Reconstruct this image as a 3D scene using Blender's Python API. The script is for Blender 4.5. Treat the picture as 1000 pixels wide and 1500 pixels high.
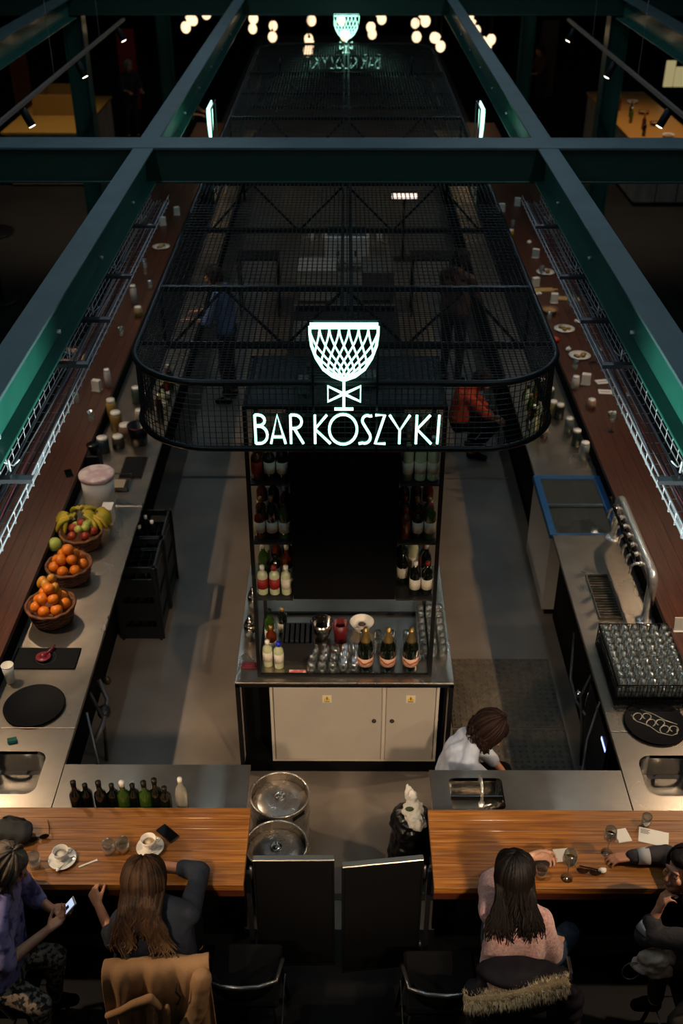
import bpy, bmesh, math, random
from mathutils import Vector, Matrix, noise
for o in list(bpy.data.objects): bpy.data.objects.remove(o)
SC = bpy.context.scene
COL = SC.collection
R = math.radians
random.seed(7)
V = Vector

# ---------------------------------------------------------------- camera
cam = bpy.data.cameras.new('camera'); co = bpy.data.objects.new('camera', cam); COL.objects.link(co)
co.location = (0, 0, 5.95); co.rotation_euler = (R(90 - 33), 0, 0.0038)
cam.sensor_fit = 'VERTICAL'; cam.sensor_height = 36; cam.lens = 36 * 1530 / 1500
cam.clip_end = 200
cam.dof.use_dof = True; cam.dof.focus_distance = 5.9; cam.dof.aperture_fstop = 2.0
SC.camera = co
# ---------------------------------------------------------------- light
w = bpy.data.worlds.new('world'); SC.world = w; w.use_nodes = True
bg = w.node_tree.nodes['Background']; bg.inputs[0].default_value = (0.30, 0.42, 0.52, 1); bg.inputs[1].default_value = 0.022
SC.view_settings.view_transform = 'Standard'; SC.view_settings.look = 'None'
SC.view_settings.exposure = 0.0; SC.view_settings.gamma = 1; SC.view_settings.use_curve_mapping = False
WARM = (1.0, 0.74, 0.50)
def spot(loc, target, power, angle=70, blend=0.6, color=WARM, size=0.05):
    l = bpy.data.lights.new('spot', 'SPOT'); l.energy = power; l.color = color
    l.spot_size = R(angle); l.spot_blend = blend; l.shadow_soft_size = size
    o = bpy.data.objects.new('spot_light', l); COL.objects.link(o); o.location = loc
    o.rotation_euler = (V(target) - V(loc)).to_track_quat('-Z', 'Y').to_euler()
    return o
def area(loc, target, power, sx, sy, color):
    l = bpy.data.lights.new('area', 'AREA'); l.energy = power; l.color = color
    l.shape = 'RECTANGLE'; l.size = sx; l.size_y = sy
    o = bpy.data.objects.new('area_light', l); COL.objects.link(o); o.location = loc
    o.rotation_euler = (V(target) - V(loc)).to_track_quat('-Z', 'Y').to_euler()
    return o
area((0, 9, 10.5), (0, 9, 0), 90, 10, 16, (0.62, 0.82, 1.0))      # dim cool light under the glazed hall roof
TRACK = [(s, y) for s in (-1, 1) for y in (0.9, 3.5, 6.0, 8.6, 11.2, 13.8, 16.5)]

# ---------------------------------------------------------------- materials
def lin(h):
    h = h.lstrip('#'); r = []
    for i in (0, 2, 4):
        c = int(h[i:i+2], 16) / 255
        r.append(c / 12.92 if c <= 0.04045 else ((c + 0.055) / 1.055) ** 2.4)
    return (*r, 1)
MC = {}
def mat(name, color, rough=0.6, metal=0.0, color2=None, scale=8.0, stretch=(1, 1, 1), bump=0.0, bscale=None,
        emit=0, trans=0, ior=1.45, coat=0, alpha=1, detail=4, lo=0.35, hi=0.65, sheen=0, rvar=0, bdist=0.01, spec=0.5):
    if name in MC: return MC[name]
    m = bpy.data.materials.new(name); m.use_nodes = True; nt = m.node_tree; N = nt.nodes; L = nt.links
    b = N['Principled BSDF']; c = lin(color)
    b.inputs['Base Color'].default_value = c; b.inputs['Roughness'].default_value = rough
    b.inputs['Metallic'].default_value = metal; b.inputs['IOR'].default_value = ior
    b.inputs['Transmission Weight'].default_value = trans; b.inputs['Coat Weight'].default_value = coat
    b.inputs['Coat Roughness'].default_value = 0.08
    b.inputs['Alpha'].default_value = alpha; b.inputs['Sheen Weight'].default_value = sheen
    b.inputs['Specular IOR Level'].default_value = spec
    if emit:
        b.inputs['Emission Color'].default_value = c; b.inputs['Emission Strength'].default_value = emit
    if color2 or bump or rvar:
        tc = N.new('ShaderNodeTexCoord'); mp = N.new('ShaderNodeMapping'); mp.inputs['Scale'].default_value = stretch
        L.new(tc.outputs['Object'], mp.inputs[0])
        nz = N.new('ShaderNodeTexNoise'); nz.inputs['Scale'].default_value = scale; nz.inputs['Detail'].default_value = detail
        L.new(mp.outputs[0], nz.inputs['Vector'])
        if color2:
            rp = N.new('ShaderNodeValToRGB'); rp.color_ramp.elements[0].position = lo; rp.color_ramp.elements[1].position = hi
            rp.color_ramp.elements[0].color = c; rp.color_ramp.elements[1].color = lin(color2)
            L.new(nz.outputs[0], rp.inputs[0]); L.new(rp.outputs[0], b.inputs['Base Color'])
        if rvar:
            mr = N.new('ShaderNodeMapRange'); mr.inputs[3].default_value = max(0, rough - rvar); mr.inputs[4].default_value = rough + rvar
            L.new(nz.outputs[0], mr.inputs[0]); L.new(mr.outputs[0], b.inputs['Roughness'])
        if bump:
            n2 = nz
            if bscale:
                n2 = N.new('ShaderNodeTexNoise'); n2.inputs['Scale'].default_value = bscale; n2.inputs['Detail'].default_value = 3
                L.new(mp.outputs[0], n2.inputs['Vector'])
            bp = N.new('ShaderNodeBump'); bp.inputs['Strength'].default_value = bump; bp.inputs['Distance'].default_value = bdist
            L.new(n2.outputs[0], bp.inputs['Height']); L.new(bp.outputs[0], b.inputs['Normal'])
    MC[name] = m; return m
def rand_tint(m, amount=0.35, hue=0.01):
    """each plank object gets its own slightly different tone"""
    nt = m.node_tree; N = nt.nodes; L = nt.links; b = N['Principled BSDF']
    oi = N.new('ShaderNodeObjectInfo'); hs = N.new('ShaderNodeHueSaturation'); mr = N.new('ShaderNodeMapRange')
    mr.inputs[3].default_value = 1 - amount; mr.inputs[4].default_value = 1 + amount
    L.new(oi.outputs['Random'], mr.inputs[0]); L.new(mr.outputs[0], hs.inputs['Value'])
    ln = b.inputs['Base Color'].links
    if ln: L.new(ln[0].from_socket, hs.inputs['Color'])
    else: hs.inputs['Color'].default_value = b.inputs['Base Color'].default_value
    L.new(hs.outputs[0], b.inputs['Base Color']); return m
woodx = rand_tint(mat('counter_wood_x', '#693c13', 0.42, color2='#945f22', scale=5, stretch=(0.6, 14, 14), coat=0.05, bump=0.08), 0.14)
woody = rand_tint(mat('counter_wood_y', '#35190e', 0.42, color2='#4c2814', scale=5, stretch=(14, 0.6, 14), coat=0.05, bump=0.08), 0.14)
wooddark = mat('dark_wood_edge', '#4a2110', 0.5, color2='#34170b', scale=5, stretch=(0.6, 14, 14))
steel = mat('brushed_steel', '#c2b6a6', 0.29, 0.96, color2='#827a6e', scale=1.7, lo=.3, hi=.72, stretch=(1, 1, 1), rvar=0.10, bump=0.05, bscale=120)
steelclean = mat('polished_steel', '#bdb8b0', 0.16, 1.0)
chrome = mat('chrome', '#d8d4cc', 0.24, 0.8)
kegm = mat('keg_steel', '#cfc6ba', 0.27, 0.9, color2='#a8a095', scale=9, rvar=0.1)
teal = mat('green_steel_paint', '#1f5a4e', 0.45, color2='#1a4d43', scale=3, coat=0.15)
muted = mat('top_lit_flange_paint', '#44585a', 0.6, color2='#3b4f51', scale=4)  # same green paint, greyed in colour to stand for cool light from above
tealdk = mat('dark_green_paint', '#14392f', 0.5)
black = mat('black_metal', '#0c0d0e', 0.5, spec=0.3)
blackm = mat('black_matte', '#070708', 0.9, spec=0.12)
blackg = mat('black_gloss', '#09090a', 0.3, spec=0.3)
cagem = mat('black_canopy_steel', '#1a1c1d', 0.38, 0.6)
wirem = mat('black_mesh_wire', '#202324', 0.4, 0.5)
galv = mat('galvanised_wire', '#b9babf', 0.45, 0.35)
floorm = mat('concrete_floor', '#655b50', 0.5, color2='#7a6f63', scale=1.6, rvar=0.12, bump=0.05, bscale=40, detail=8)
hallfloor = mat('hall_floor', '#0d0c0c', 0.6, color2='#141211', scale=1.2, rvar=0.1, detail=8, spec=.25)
rubber = mat('rubber_mat', '#5a5042', 0.7, color2='#463e34', scale=20)
neon = mat('neon_tube', '#aef7dc', 0.3, emit=2.3)
neonbk = mat('sign_tube_back', '#1d3330', 0.4)
doorw = mat('painted_door', '#aaa195', 0.5, color2='#a39a8e', scale=3)
def thin_glass(name, tint, gloss=0.10, body=0.05):
    m = bpy.data.materials.new(name); m.use_nodes = True; nt = m.node_tree; N = nt.nodes; L = nt.links
    N.remove(N['Principled BSDF']); out = N['Material Output']
    tr = N.new('ShaderNodeBsdfTransparent'); tr.inputs[0].default_value = lin(tint)
    gl = N.new('ShaderNodeBsdfGlossy'); gl.inputs['Roughness'].default_value = 0.12; gl.inputs[0].default_value = (1, 1, 1, 1)
    df = N.new('ShaderNodeBsdfTranslucent'); df.inputs[0].default_value = lin('#e8ece8')
    lw = N.new('ShaderNodeLayerWeight'); lw.inputs[0].default_value = 0.45
    mr = N.new('ShaderNodeMapRange'); mr.inputs[3].default_value = gloss; mr.inputs[4].default_value = 0.85
    L.new(lw.outputs['Facing'], mr.inputs[0])
    m1 = N.new('ShaderNodeMixShader'); L.new(mr.outputs[0], m1.inputs[0]); L.new(tr.outputs[0], m1.inputs[1]); L.new(gl.outputs[0], m1.inputs[2])
    m2 = N.new('ShaderNodeMixShader'); m2.inputs[0].default_value = body; L.new(m1.outputs[0], m2.inputs[1]); L.new(df.outputs[0], m2.inputs[2])
    L.new(m2.outputs[0], out.inputs[0]); return m
glass = thin_glass('clear_glass', '#e6eae6', .14, .06)
glassg = mat('green_glass', '#2f4a17', 0.06, coat=1.0)
glassd = mat('dark_glass', '#0c110c', 0.08, coat=1.0)
glassb = mat('amber_glass', '#5b2408', 0.08, coat=1.0)
glassp = mat('pale_bottle_glass', '#b9bd96', 0.08, coat=1.0)
labelw = mat('label_paper', '#cfc6b2', 0.7)
labelr = mat('label_red', '#8a1f16', 0.6)
labelo = mat('label_salmon', '#c79a80', 0.55)
gold = mat('gold_foil', '#a98a52', 0.35, 0.8)
foil = mat('dark_foil', '#2b2620', 0.35, 0.6)
white = mat('white_ceramic', '#e4ddd0', 0.2, coat=0.4)
paper = mat('white_paper', '#d9d2c4', 0.8)
plastic_w = mat('white_plastic', '#cfc9c2', 0.5)
plastic_b = mat('black_plastic', '#141517', 0.5)
blue = mat('blue_plastic', '#144674', 0.4)
skin = mat('skin', '#b98364', 0.5, color2='#ab7458', scale=14)
skinp = mat('pale_skin', '#cfa48c', 0.5, color2='#c09078', scale=14)
warmglow = mat('warm_bulb', '#ffdcae', 0.4, emit=1.7)
spotface = mat('spot_face', '#fff0d8', 0.4, emit=14)
wicker = mat('wicker', '#7a4a28', 0.7, color2='#4d2c16', scale=30)
orange = mat('orange_peel', '#e07a12', 0.45, color2='#c8620c', scale=6, bump=0.15, bscale=90)
yellow = mat('banana_skin', '#c9a426', 0.5, color2='#8f8a1e', scale=7)
applered = mat('red_apple', '#8c1e1a', 0.3, color2='#b0562c', scale=6)
greenf = mat('green_fruit', '#97a540', 0.4, color2='#b3b05a', scale=6)

# ---------------------------------------------------------------- mesh builder
class MB:
    def __init__(s): s.v = []; s.f = []; s.sm = []
    def add(s, vs, fs, smooth=False):
        o = len(s.v); s.v += [tuple(v) for v in vs]; s.f += [tuple(i + o for i in f) for f in fs]; s.sm += [smooth] * len(fs); return s
    def box(s, x0, x1, y0, y1, z0, z1, M=None):
        vs = [V((x, y, z)) for x in (x0, x1) for y in (y0, y1) for z in (z0, z1)]
        if M: vs = [M @ v for v in vs]
        return s.add(vs, [(0, 1, 3, 2), (4, 6, 7, 5), (0, 4, 5, 1), (2, 3, 7, 6), (0, 2, 6, 4), (1, 5, 7, 3)])
    def bbox(s, x0, x1, y0, y1, z0, z1, b=0.004, M=None):
        """box with chamfered top and bottom edges"""
        b = min(b, (x1-x0)/2.01, (y1-y0)/2.01, (z1-z0)/2.01)
        rings = []
        for z, d in ((z0, b), (z0 + b, 0), (z1 - b, 0), (z1, b)):
            X0, X1, Y0, Y1 = x0 + d, x1 - d, y0 + d, y1 - d
            c = b if d == 0 else b * 0.6
            rings.append([V(p) for p in ((X0 + c, Y0, z), (X1 - c, Y0, z), (X1, Y0 + c, z), (X1, Y1 - c, z), (X1 - c, Y1, z), (X0 + c, Y1, z), (X0, Y1 - c, z), (X0, Y0 + c, z))])
        vs = [p for r in rings for p in r]
        if M: vs = [M @ v for v in vs]
        fs = [tuple(range(7, -1, -1)), tuple(range(24, 32))]
        for k in range(3):
            for i in range(8):
                j = (i + 1) % 8; fs.append((k*8+i, k*8+j, k*8+8+j, k*8+8+i))
        return s.add(vs, fs)
    def tube(s, pts, r, n=8, closed=False, caps=True, smooth=True, flat=1.0):
        pts = [V(p) for p in pts]; m = len(pts)
        rs = r if isinstance(r, (list, tuple)) else [r] * m
        vs = []; prev = None
        for i, p in enumerate(pts):
            if closed: t = pts[(i + 1) % m] - pts[i - 1]
            else: t = pts[min(i + 1, m - 1)] - pts[max(i - 1, 0)]
            if t.length < 1e-9: t = V((0, 0, 1))
            t.normalize()
            if prev is None:
                a = V((0, 0, 1)) if abs(t.z) < 0.9 else V((1, 0, 0)); u = t.cross(a).normalized()
            else:
                u = prev - t * prev.dot(t); u = u.normalized() if u.length > 1e-6 else t.orthogonal().normalized()
            prev = u; q = t.cross(u)
            for k in range(n):
                a = 2 * math.pi * k / n; vs.append(p + (u * math.cos(a) + q * math.sin(a) * flat) * rs[i])
        fs = []
        for i in range(m if closed else m - 1):
            i2 = (i + 1) % m
            for k in range(n):
                k2 = (k + 1) % n; fs.append((i*n+k, i*n+k2, i2*n+k2, i2*n+k))
        if caps and not closed: fs += [tuple(range(n - 1, -1, -1)), tuple((m-1)*n + k for k in range(n))]
        return s.add(vs, fs, smooth)
    def cyl(s, p0, p1, r0, r1=None, n=16, smooth=True):
        return s.tube([p0, p1], [r0, r0 if r1 is None else r1], n, smooth=smooth)
    def lathe(s, prof, c=(0, 0, 0), n=20, smooth=True, M=None, close=False):
        vs = []; c = V(c)
        for r, z in prof:
            for k in range(n):
                a = 2 * math.pi * k / n; vs.append(V((r * math.cos(a), r * math.sin(a), z)))
        if M: vs = [M @ v for v in vs]
        vs = [v + c for v in vs]; fs = []
        for i in range(len(prof) - 1):
            for k in range(n):
                k2 = (k + 1) % n; fs.append((i*n+k, i*n+k2, (i+1)*n+k2, (i+1)*n+k))
        if prof[0][0] > 1e-5 and not close: fs.append(tuple(range(n - 1, -1, -1)))
        if prof[-1][0] > 1e-5 and not close: fs.append(tuple((len(prof)-1)*n + k for k in range(n)))
        if close:
            m = len(prof) - 1
            for k in range(n):
                k2 = (k + 1) % n; fs.append((m*n+k, m*n+k2, k2, k))
        return s.add(vs, fs, smooth)
    def ell(s, c, rad, n=12, m=8, M=None, smooth=True):
        vs = []; c = V(c); fs = []
        for i in range(m + 1):
            t = math.pi * i / m
            for k in range(n):
                a = 2 * math.pi * k / n
                v = V((math.sin(t) * math.cos(a) * rad[0], math.sin(t) * math.sin(a) * rad[1], -math.cos(t) * rad[2]))
                if M: v = M @ v
                vs.append(v + c)
        for i in range(m):
            for k in range(n):
                k2 = (k + 1) % n; fs.append((i*n+k, i*n+k2, (i+1)*n+k2, (i+1)*n+k))
        return s.add(vs, fs, smooth)
    def caps(s, p0, p1, r0, r1, n=12):
        p0 = V(p0); p1 = V(p1); d = p1 - p0; L = d.length
        if L < 1e-6: return s.ell(p0, (r0, r0, r0))
        t = d / L; pts = []; rs = []
        for a in (90, 60, 30): pts.append(p0 - t * r0 * math.sin(R(a))); rs.append(max(r0 * math.cos(R(a)), 1e-4))
        for k in range(5): f = k / 4; pts.append(p0.lerp(p1, f)); rs.append(r0 + (r1 - r0) * f)
        for a in (30, 60, 90): pts.append(p1 + t * r1 * math.sin(R(a))); rs.append(max(r1 * math.cos(R(a)), 1e-4))
        return s.tube(pts, rs, n)
    def mesh(s, name):
        me = bpy.data.meshes.new(name); me.from_pydata(s.v, [], s.f); me.polygons.foreach_set('use_smooth', s.sm)
        bm = bmesh.new(); bm.from_mesh(me); bmesh.ops.remove_doubles(bm, verts=bm.verts, dist=1e-6)
        bmesh.ops.recalc_face_normals(bm, faces=bm.faces); bm.to_mesh(me); bm.free(); return me
    def build(s, name, m, parent=None, loc=None):
        me = s.mesh(name); me.materials.append(m)
        o = bpy.data.objects.new(name, me); COL.objects.link(o)
        if parent: o.parent = parent
        if loc: o.location = loc
        return o
def tag(o, label=None, cat=None, group=None, kind=None):
    if label: o['label'] = label
    if cat: o['category'] = cat
    if group: o['group'] = group
    if kind: o['kind'] = kind
    return o
def thing(name, label, cat, loc=(0, 0, 0), rz=0, group=None):
    o = bpy.data.objects.new(name, None); COL.objects.link(o); o.empty_display_size = 0.1
    o.location = loc; o.rotation_euler = (0, 0, rz); return tag(o, label, cat, group)
def struct(name, mb, m): return tag(mb.build(name, m), kind='structure')
def clone(root, loc, rz=None, label=None, group=None, scale=None):
    r = root.copy(); COL.objects.link(r); r.location = loc
    if rz is not None: r.rotation_euler = (0, 0, rz)
    if label: r['label'] = label
    if group: r['group'] = group
    if scale: r.scale = scale
    for ch in root.children:
        c = ch.copy(); COL.objects.link(c); c.parent = r
        for g in ch.children:
            d = g.copy(); COL.objects.link(d); d.parent = c
    return r
WS = bpy.data.scenes.new('workshop')      # empty side scene so that applying a modifier does not evaluate everything
def modded(o, *mods):
    """apply modifiers: each (type, dict)"""
    for t, kw in mods:
        md = o.modifiers.new(t, t)
        for k, v in kw.items(): setattr(md, k, v)
    extra = [kw['object'] for t, kw in mods if 'object' in kw]; mw = o.parent; o.parent = None
    for q in [o] + extra: WS.collection.objects.link(q)
    with bpy.context.temp_override(scene=WS, view_layer=WS.view_layers[0]):
        dg = bpy.context.evaluated_depsgraph_get(); dg.update()
    me = bpy.data.meshes.new_from_object(o.evaluated_get(dg)); old = o.data
    o.modifiers.clear(); o.data = me; me.name = old.name; o.parent = mw
    for q in [o] + extra: WS.collection.objects.unlink(q)
    return o
def blob(name, mb, m, parent=None, voxel=0.008, smooth=6, disp=None):
    o = mb.build(name, m, None)
    modded(o, ('REMESH', dict(mode='VOXEL', voxel_size=voxel, use_smooth_shade=True)), ('SMOOTH', dict(factor=0.5, iterations=smooth)))
    if disp:
        me = o.data; n = len(me.vertices); cs = [0.0]*(3*n); ns = [0.0]*(3*n)
        me.vertices.foreach_get('co', cs); me.vertices.foreach_get('normal', ns)
        for i in range(n):
            k = disp(V(cs[3*i:3*i+3])); cs[3*i] += ns[3*i]*k; cs[3*i+1] += ns[3*i+1]*k; cs[3*i+2] += ns[3*i+2]*k
        me.vertices.foreach_set('co', cs); me.update()
    if not o.data.materials: o.data.materials.append(m)
    o.data.materials[0] = m
    if parent: o.parent = parent; o.matrix_parent_inverse = Matrix.Identity(4)
    return o
def rrect(x0, x1, y0, y1, r, seg=6):
    pts = []
    for cx, cy, a0 in ((x1 - r, y0 + r, -90), (x1 - r, y1 - r, 0), (x0 + r, y1 - r, 90), (x0 + r, y0 + r, 180)):
        for k in range(seg + 1): a = R(a0 + 90 * k / seg); pts.append((cx + r * math.cos(a), cy + r * math.sin(a)))
    return pts
def holed_plate(name, x0, x1, y0, y1, z0, z1, holes, m, parent=None):
    """plate cut with rounded rectangular holes (exact boolean)"""
    o = MB().bbox(x0, x1, y0, y1, z0, z1, 0.003).build(name, m, None)
    for h in holes:
        pts = rrect(*h); n = len(pts); c = MB()
        c.add([(p[0], p[1], z0 - 0.05) for p in pts] + [(p[0], p[1], z1 + 0.05) for p in pts],
              [tuple(range(n - 1, -1, -1)), tuple(range(n, 2 * n))] + [(i, (i+1) % n, n + (i+1) % n, n + i) for i in range(n)])
        co_ = c.build('cutter', m)
        modded(o, ('BOOLEAN', dict(operation='DIFFERENCE', object=co_, solver='EXACT')))
        bpy.data.objects.remove(co_)
    if parent: o.parent = parent
    return o
def basin(mb, x0, x1, y0, y1, r, z1, z0):
    """open sink bowl with thickness"""
    a = rrect(x0, x1, y0, y1, r); b = rrect(x0 + .02, x1 - .02, y0 + .02, y1 - .02, r); n = len(a)
    vs = [(p[0], p[1], z1) for p in a] + [(p[0], p[1], z0 + .02) for p in a] + [(p[0], p[1], z0) for p in b]
    vs += [((x0 + x1) / 2, (y0 + y1) / 2, z0 - .004)]
    fs = []
    for k in range(2):
        for i in range(n): j = (i + 1) % n; fs.append((k*n+i, k*n+j, k*n+n+j, k*n+n+i))
    for i in range(n): fs.append((2*n+i, 2*n+(i+1) % n, 3*n))
    return mb.add(vs, fs, False)

# ================================================================ SETTING
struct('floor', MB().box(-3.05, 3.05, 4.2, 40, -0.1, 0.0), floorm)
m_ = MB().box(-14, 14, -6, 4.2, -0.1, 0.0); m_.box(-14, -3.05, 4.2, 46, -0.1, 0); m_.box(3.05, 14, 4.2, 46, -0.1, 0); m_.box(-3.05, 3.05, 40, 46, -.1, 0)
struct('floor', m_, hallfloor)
wallm = mat('far_wall', '#1c1a19', 0.8, color2='#2b2522', scale=0.8)
struct('wall_back', MB().box(-14, 14, 46, 46.3, 0, 9), wallm)
struct('wall_left', MB().box(-14.3, -14, -6, 46, 0, 9), wallm)
struct('wall_right', MB().box(14, 14.3, -6, 46, 0, 9), wallm)
# joints in the concrete behind the bar
struct('trim_1', MB().box(-1.8, -0.8, 9.84, 9.88, 0, 0.003), mat('floor_joint_dark', '#2f2c28', 0.6))
struct('trim_2', MB().box(0.8, 1.8, 9.83, 9.87, 0, 0.006), mat('floor_joint_strip', '#9a8f80', 0.35, 0.7))
struct('trim_3', MB().box(-0.6, 0.6, 4.42, 4.47, 0, 0.004), mat('floor_joint_dark', '#2f2c28', 0.6))

# ---- green steel roof frame (every member a thing)
def ibeam_y(x, y0, y1, label, w=.155, h=.26, z=3.95):
    t = thing('roof_beam', label, 'beam', (x, y0, z - h))
    L = y1 - y0
    MB().bbox(-w/2, w/2, 0, L, h - .016, h, .003).build('top_flange', muted, t)
    MB().box(-.006, .006, 0, L, .012, h - .016).build('web', teal, t)
    MB().bbox(-w/2, w/2, 0, L, 0, .014, .003).build('bottom_flange', teal, t)
    return t
def ibeam_x(y, x0, x1, label, w=.32, h=.27, z=3.955, m=tealdk):
    t = thing('cross_beam', label, 'beam', (x0, y, z - h))
    L = x1 - x0
    MB().bbox(0, L, -w/2, w/2, h - .02, h, .003).build('top_flange', muted, t)
    MB().box(0, L, -.14, -.128, .018, h - .02).build('web', m, t)
    MB().bbox(0, L, -w/2, w/2, 0, .016, .003).build('bottom_flange', m, t)
    return t
for s, nm in ((-1, 'left'), (1, 'right')):
    a = ibeam_y(s*1.535, 1.0, 8.14, f'long green steel beam over the {nm} side, in front of the cross beam')
    b = ibeam_y(s*1.535, 8.46, 17.0, f'long green steel beam over the {nm} side, running away behind the near cross beam')
    c = ibeam_y(s*4.12, 8.46, 17.0, f'outermost green steel beam crossing the top {nm} corner of the photo', w=.24, h=.30)
    ibeam_y(s*1.535, 17.32, 26, f'green steel beam over the {nm} side beyond the second cross beam, at the top edge')
    for p in (a, b):                       # bolts along the web
        for k in range(6):
            y = .7 + k * 1.15
            MB().cyl((-s*.006, y, .05), (-s*.03, y, .05), .012, n=6).build('bolt', galv, p)
ibeam_x(8.30, -7, 7, 'wide dark green cross beam spanning the whole photo over the bar')
ibeam_x(17.16, -9, 9, 'second green cross beam along the very top edge of the photo', m=tealdk)
for s, nm in ((-1, 'left'), (1, 'right')):
    for y, wd in ((8.3, 'beneath the wide cross beam, outside the bar'), (17.3, 'standing before the lit food stall'), (25.8, 'far away behind the pendant globes')):
        t = thing('steel_column', f'dark green steel column on the {nm}, {wd}', 'column', (s*4.12, y, 0))
        h = 3.685
        MB().box(-.15, -.134, -.14, .14, 0.02, h).build('flange', teal, t); MB().box(.134, .15, -.14, .14, .02, h).build('flange', teal, t)
        MB().box(-.134, .134, -.008, .008, .02, h).build('web', teal, t); MB().bbox(-.22, .22, -.22, .22, 0, .02).build('base_plate', black, t)

# ---- wire basket cable trays under the two beams
for s, nm in ((-1, 'left'), (1, 'right')):
    t = thing('cable_tray', f'galvanised wire cable tray full of cables hanging beneath the {nm} green beam', 'cable tray', (s*1.45, 2.2, 3.52))
    L = 6.0; xs = [-.07, -.07, -.07, -.045, -.02, .005, .03, .055, .07, .07]; zs = [.10, .06, .02, 0, 0, 0, 0, 0, .02, .06]
    m_ = MB()
    for x, z in zip(xs, zs): m_.tube([(-s*x, 0, z), (-s*x, L, z)], .0028, 5, smooth=False)
    for k in range(60):
        y = .05 + k * .1
        m_.tube([(s*.07, y, .10), (s*.07, y, 0), (-s*.07, y, 0), (-s*.07, y, .06)], .0022, 4, smooth=False)
    tag(m_.build('wire_basket', galv, t), kind='stuff')
    for k in range(7):
        col = ['#8f8c90', '#6d6a70', '#a09c9e', '#5a2730', '#3b3b40', '#83828a', '#77757c'][k]
        x0 = -.055 + k * .018
        pts = [(x0 + .012*math.sin(y*2.1 + k*2), y, .008 + .008*(k % 2) + .004*math.sin(y*3 + k)) for y in [i*.15 for i in range(41)]]
        MB().tube(pts, .005, 5).build('cable', mat('cable_%d' % k, col, .5), t)
    for y in (3.84, 5.0, 5.6, 6.3, 7.3):
        yy = y - 2.2
        b = MB().box(-.11, .11, yy-.02, yy+.02, .104, .110); b.box(-.11, .11, yy-.02, yy-.016, .09, .104)
        bo = b.build('bracket', mat('bracket_steel', '#5c5b60', .4, .7), t)
        MB().tube([(s*-.0, yy+.05, .11), (s*-.0, yy+.05, .166)], .005, 6).build('hanger_rod', galv, bo)
        MB().tube([(s*.05, yy+.1, .166), (s*.05, yy+.1, .13), (0, yy+.1, .11), (-s*.03, yy+.1, .14)], .004, 6).build('hook', galv, bo)

# ---- lamp tracks
LAMP = {0.9: 50, 3.5: 300, 6.0: 290, 8.6: 150, 11.2: 90, 13.8: 60}
for s, nm in ((-1, 'left'), (1, 'right')):
    t = thing('lamp_track', f'thin lamp track running diagonally across the top {nm} of the photo', 'lamp track', (s*3.3, 0, 3.62))
    MB().box(-.02, .02, 0, 17.0, 0, .035).build('rail', mat('track_rail', '#6e625a', .5), t)
    for y in (1.6, 4.3, 10.1, 12.6, 15.2):
        MB().tube([(0, y, .035), (0, y, 2.0)], .003, 5).build('suspension_wire', galv, t)
WH = {11.2: 'shining white, lowest of those in view', 13.8: 'halfway up its track', 16.5: 'farthest along its track'}
for s, y in TRACK:
    nm = 'left' if s < 0 else 'right'
    wh = WH.get(y) or {0.9: 'outside the frame, nearest to the viewer', 3.5: 'outside the frame, level with the gates', 6.0: 'outside the frame, level with the back bar', 8.6: 'outside the frame, level with the cross beam'}[y]
    t = thing('track_spotlight', f'small spotlight on the {nm} lamp track, {wh}', 'spotlight', (s*3.3, y, 3.62), group='track spotlights')
    d = V((-s*.42, -.05 if s < 0 else -.0, -.9)).normalized()
    p0 = V((0, 0, -.05)); p1 = p0 + d * .16
    MB().cyl((0, 0, 0), (0, 0, -.06), .012, n=8).build('stem', black, t)
    MB().tube([p0 - d*.03, p0, p1, p1 + d*.005], [.02, .042, .042, .038], 14).build('lamp_body', black, t)
    MB().cyl(p1 + d*.004, p1 + d*.009, .033, n=14).build('lens', spotface, t)
    if y < 14: spot(V((s*3.3, y, 3.62)) + p1 + d*.012, V((s*3.3, y, 3.62)) + p1 + d*2, LAMP.get(y, 90), 95, .8, WARM, .03)

# ---- unseen lamps added for their light: spotlights under the near beam ends, cool tubes above
for s, nm in ((-1, 'left'), (1, 'right')):
    for y, tgt, pw, an, cl, what in ((1.25, (-s*.1, 5.75, .2), 500 if s > 0 else 340, 38, WARM, 'aimed at the gates'), (1.6, (-s*1.53, 3.75, 3.83), 1700, 30, (.80, 1, .92), 'aimed across at the opposite beam')):
        p = V((s*1.40, y, 3.60)); d = (V(tgt) - p).normalized()
        t = thing('added_spotlight', f'added unseen spotlight clamped under the {nm} beam below the frame, {what}', 'spotlight', p)
        MB().cyl((0, 0, .0), (s*.06, 0, .09), .01, n=8).build('clamp', black, t)
        MB().tube([-d*.08, -d*.06, d*.08, d*.085], [.02, .05, .05, .046], 16).build('lamp_body', black, t); MB().cyl(d*.086, d*.09, .04, n=16).build('lens', spotface, t)
        spot(p + d*.095, V(tgt), pw, an, .7, cl, .12)
for s, nm in ((-1, 'left'), (1, 'right')):
    for y in (3.0, 7.5, 12.0, 16.5):  # tubes added out of view to light the beam tops
        t = thing('added_tube_lamp', f'added unseen cool tube lamp above the {nm} beam, {dict([(3.0, "nearest"), (7.5, "second"), (12.0, "third"), (16.5, "farthest")])[y]} of four, above the frame', 'lamp', (s*1.9, y, 6.5))
        MB().bbox(-.06, .06, -.75, .75, .03, .09).build('housing', plastic_w, t); MB().cyl((0, -.72, 0), (0, .72, 0), .018, n=10).build('tube', mat('cool_tube', '#cfe8f5', .4, emit=2), t)
        for k in (-.6, .6): MB().tube([(0, k, .09), (0, k, 4.0)], .003, 5).build('suspension_wire', galv, t)
        area((s*1.9, y, 6.46), (s*1.9, y, 0), 16, .1, 1.5, (.66, .86, 1.0))
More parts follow.
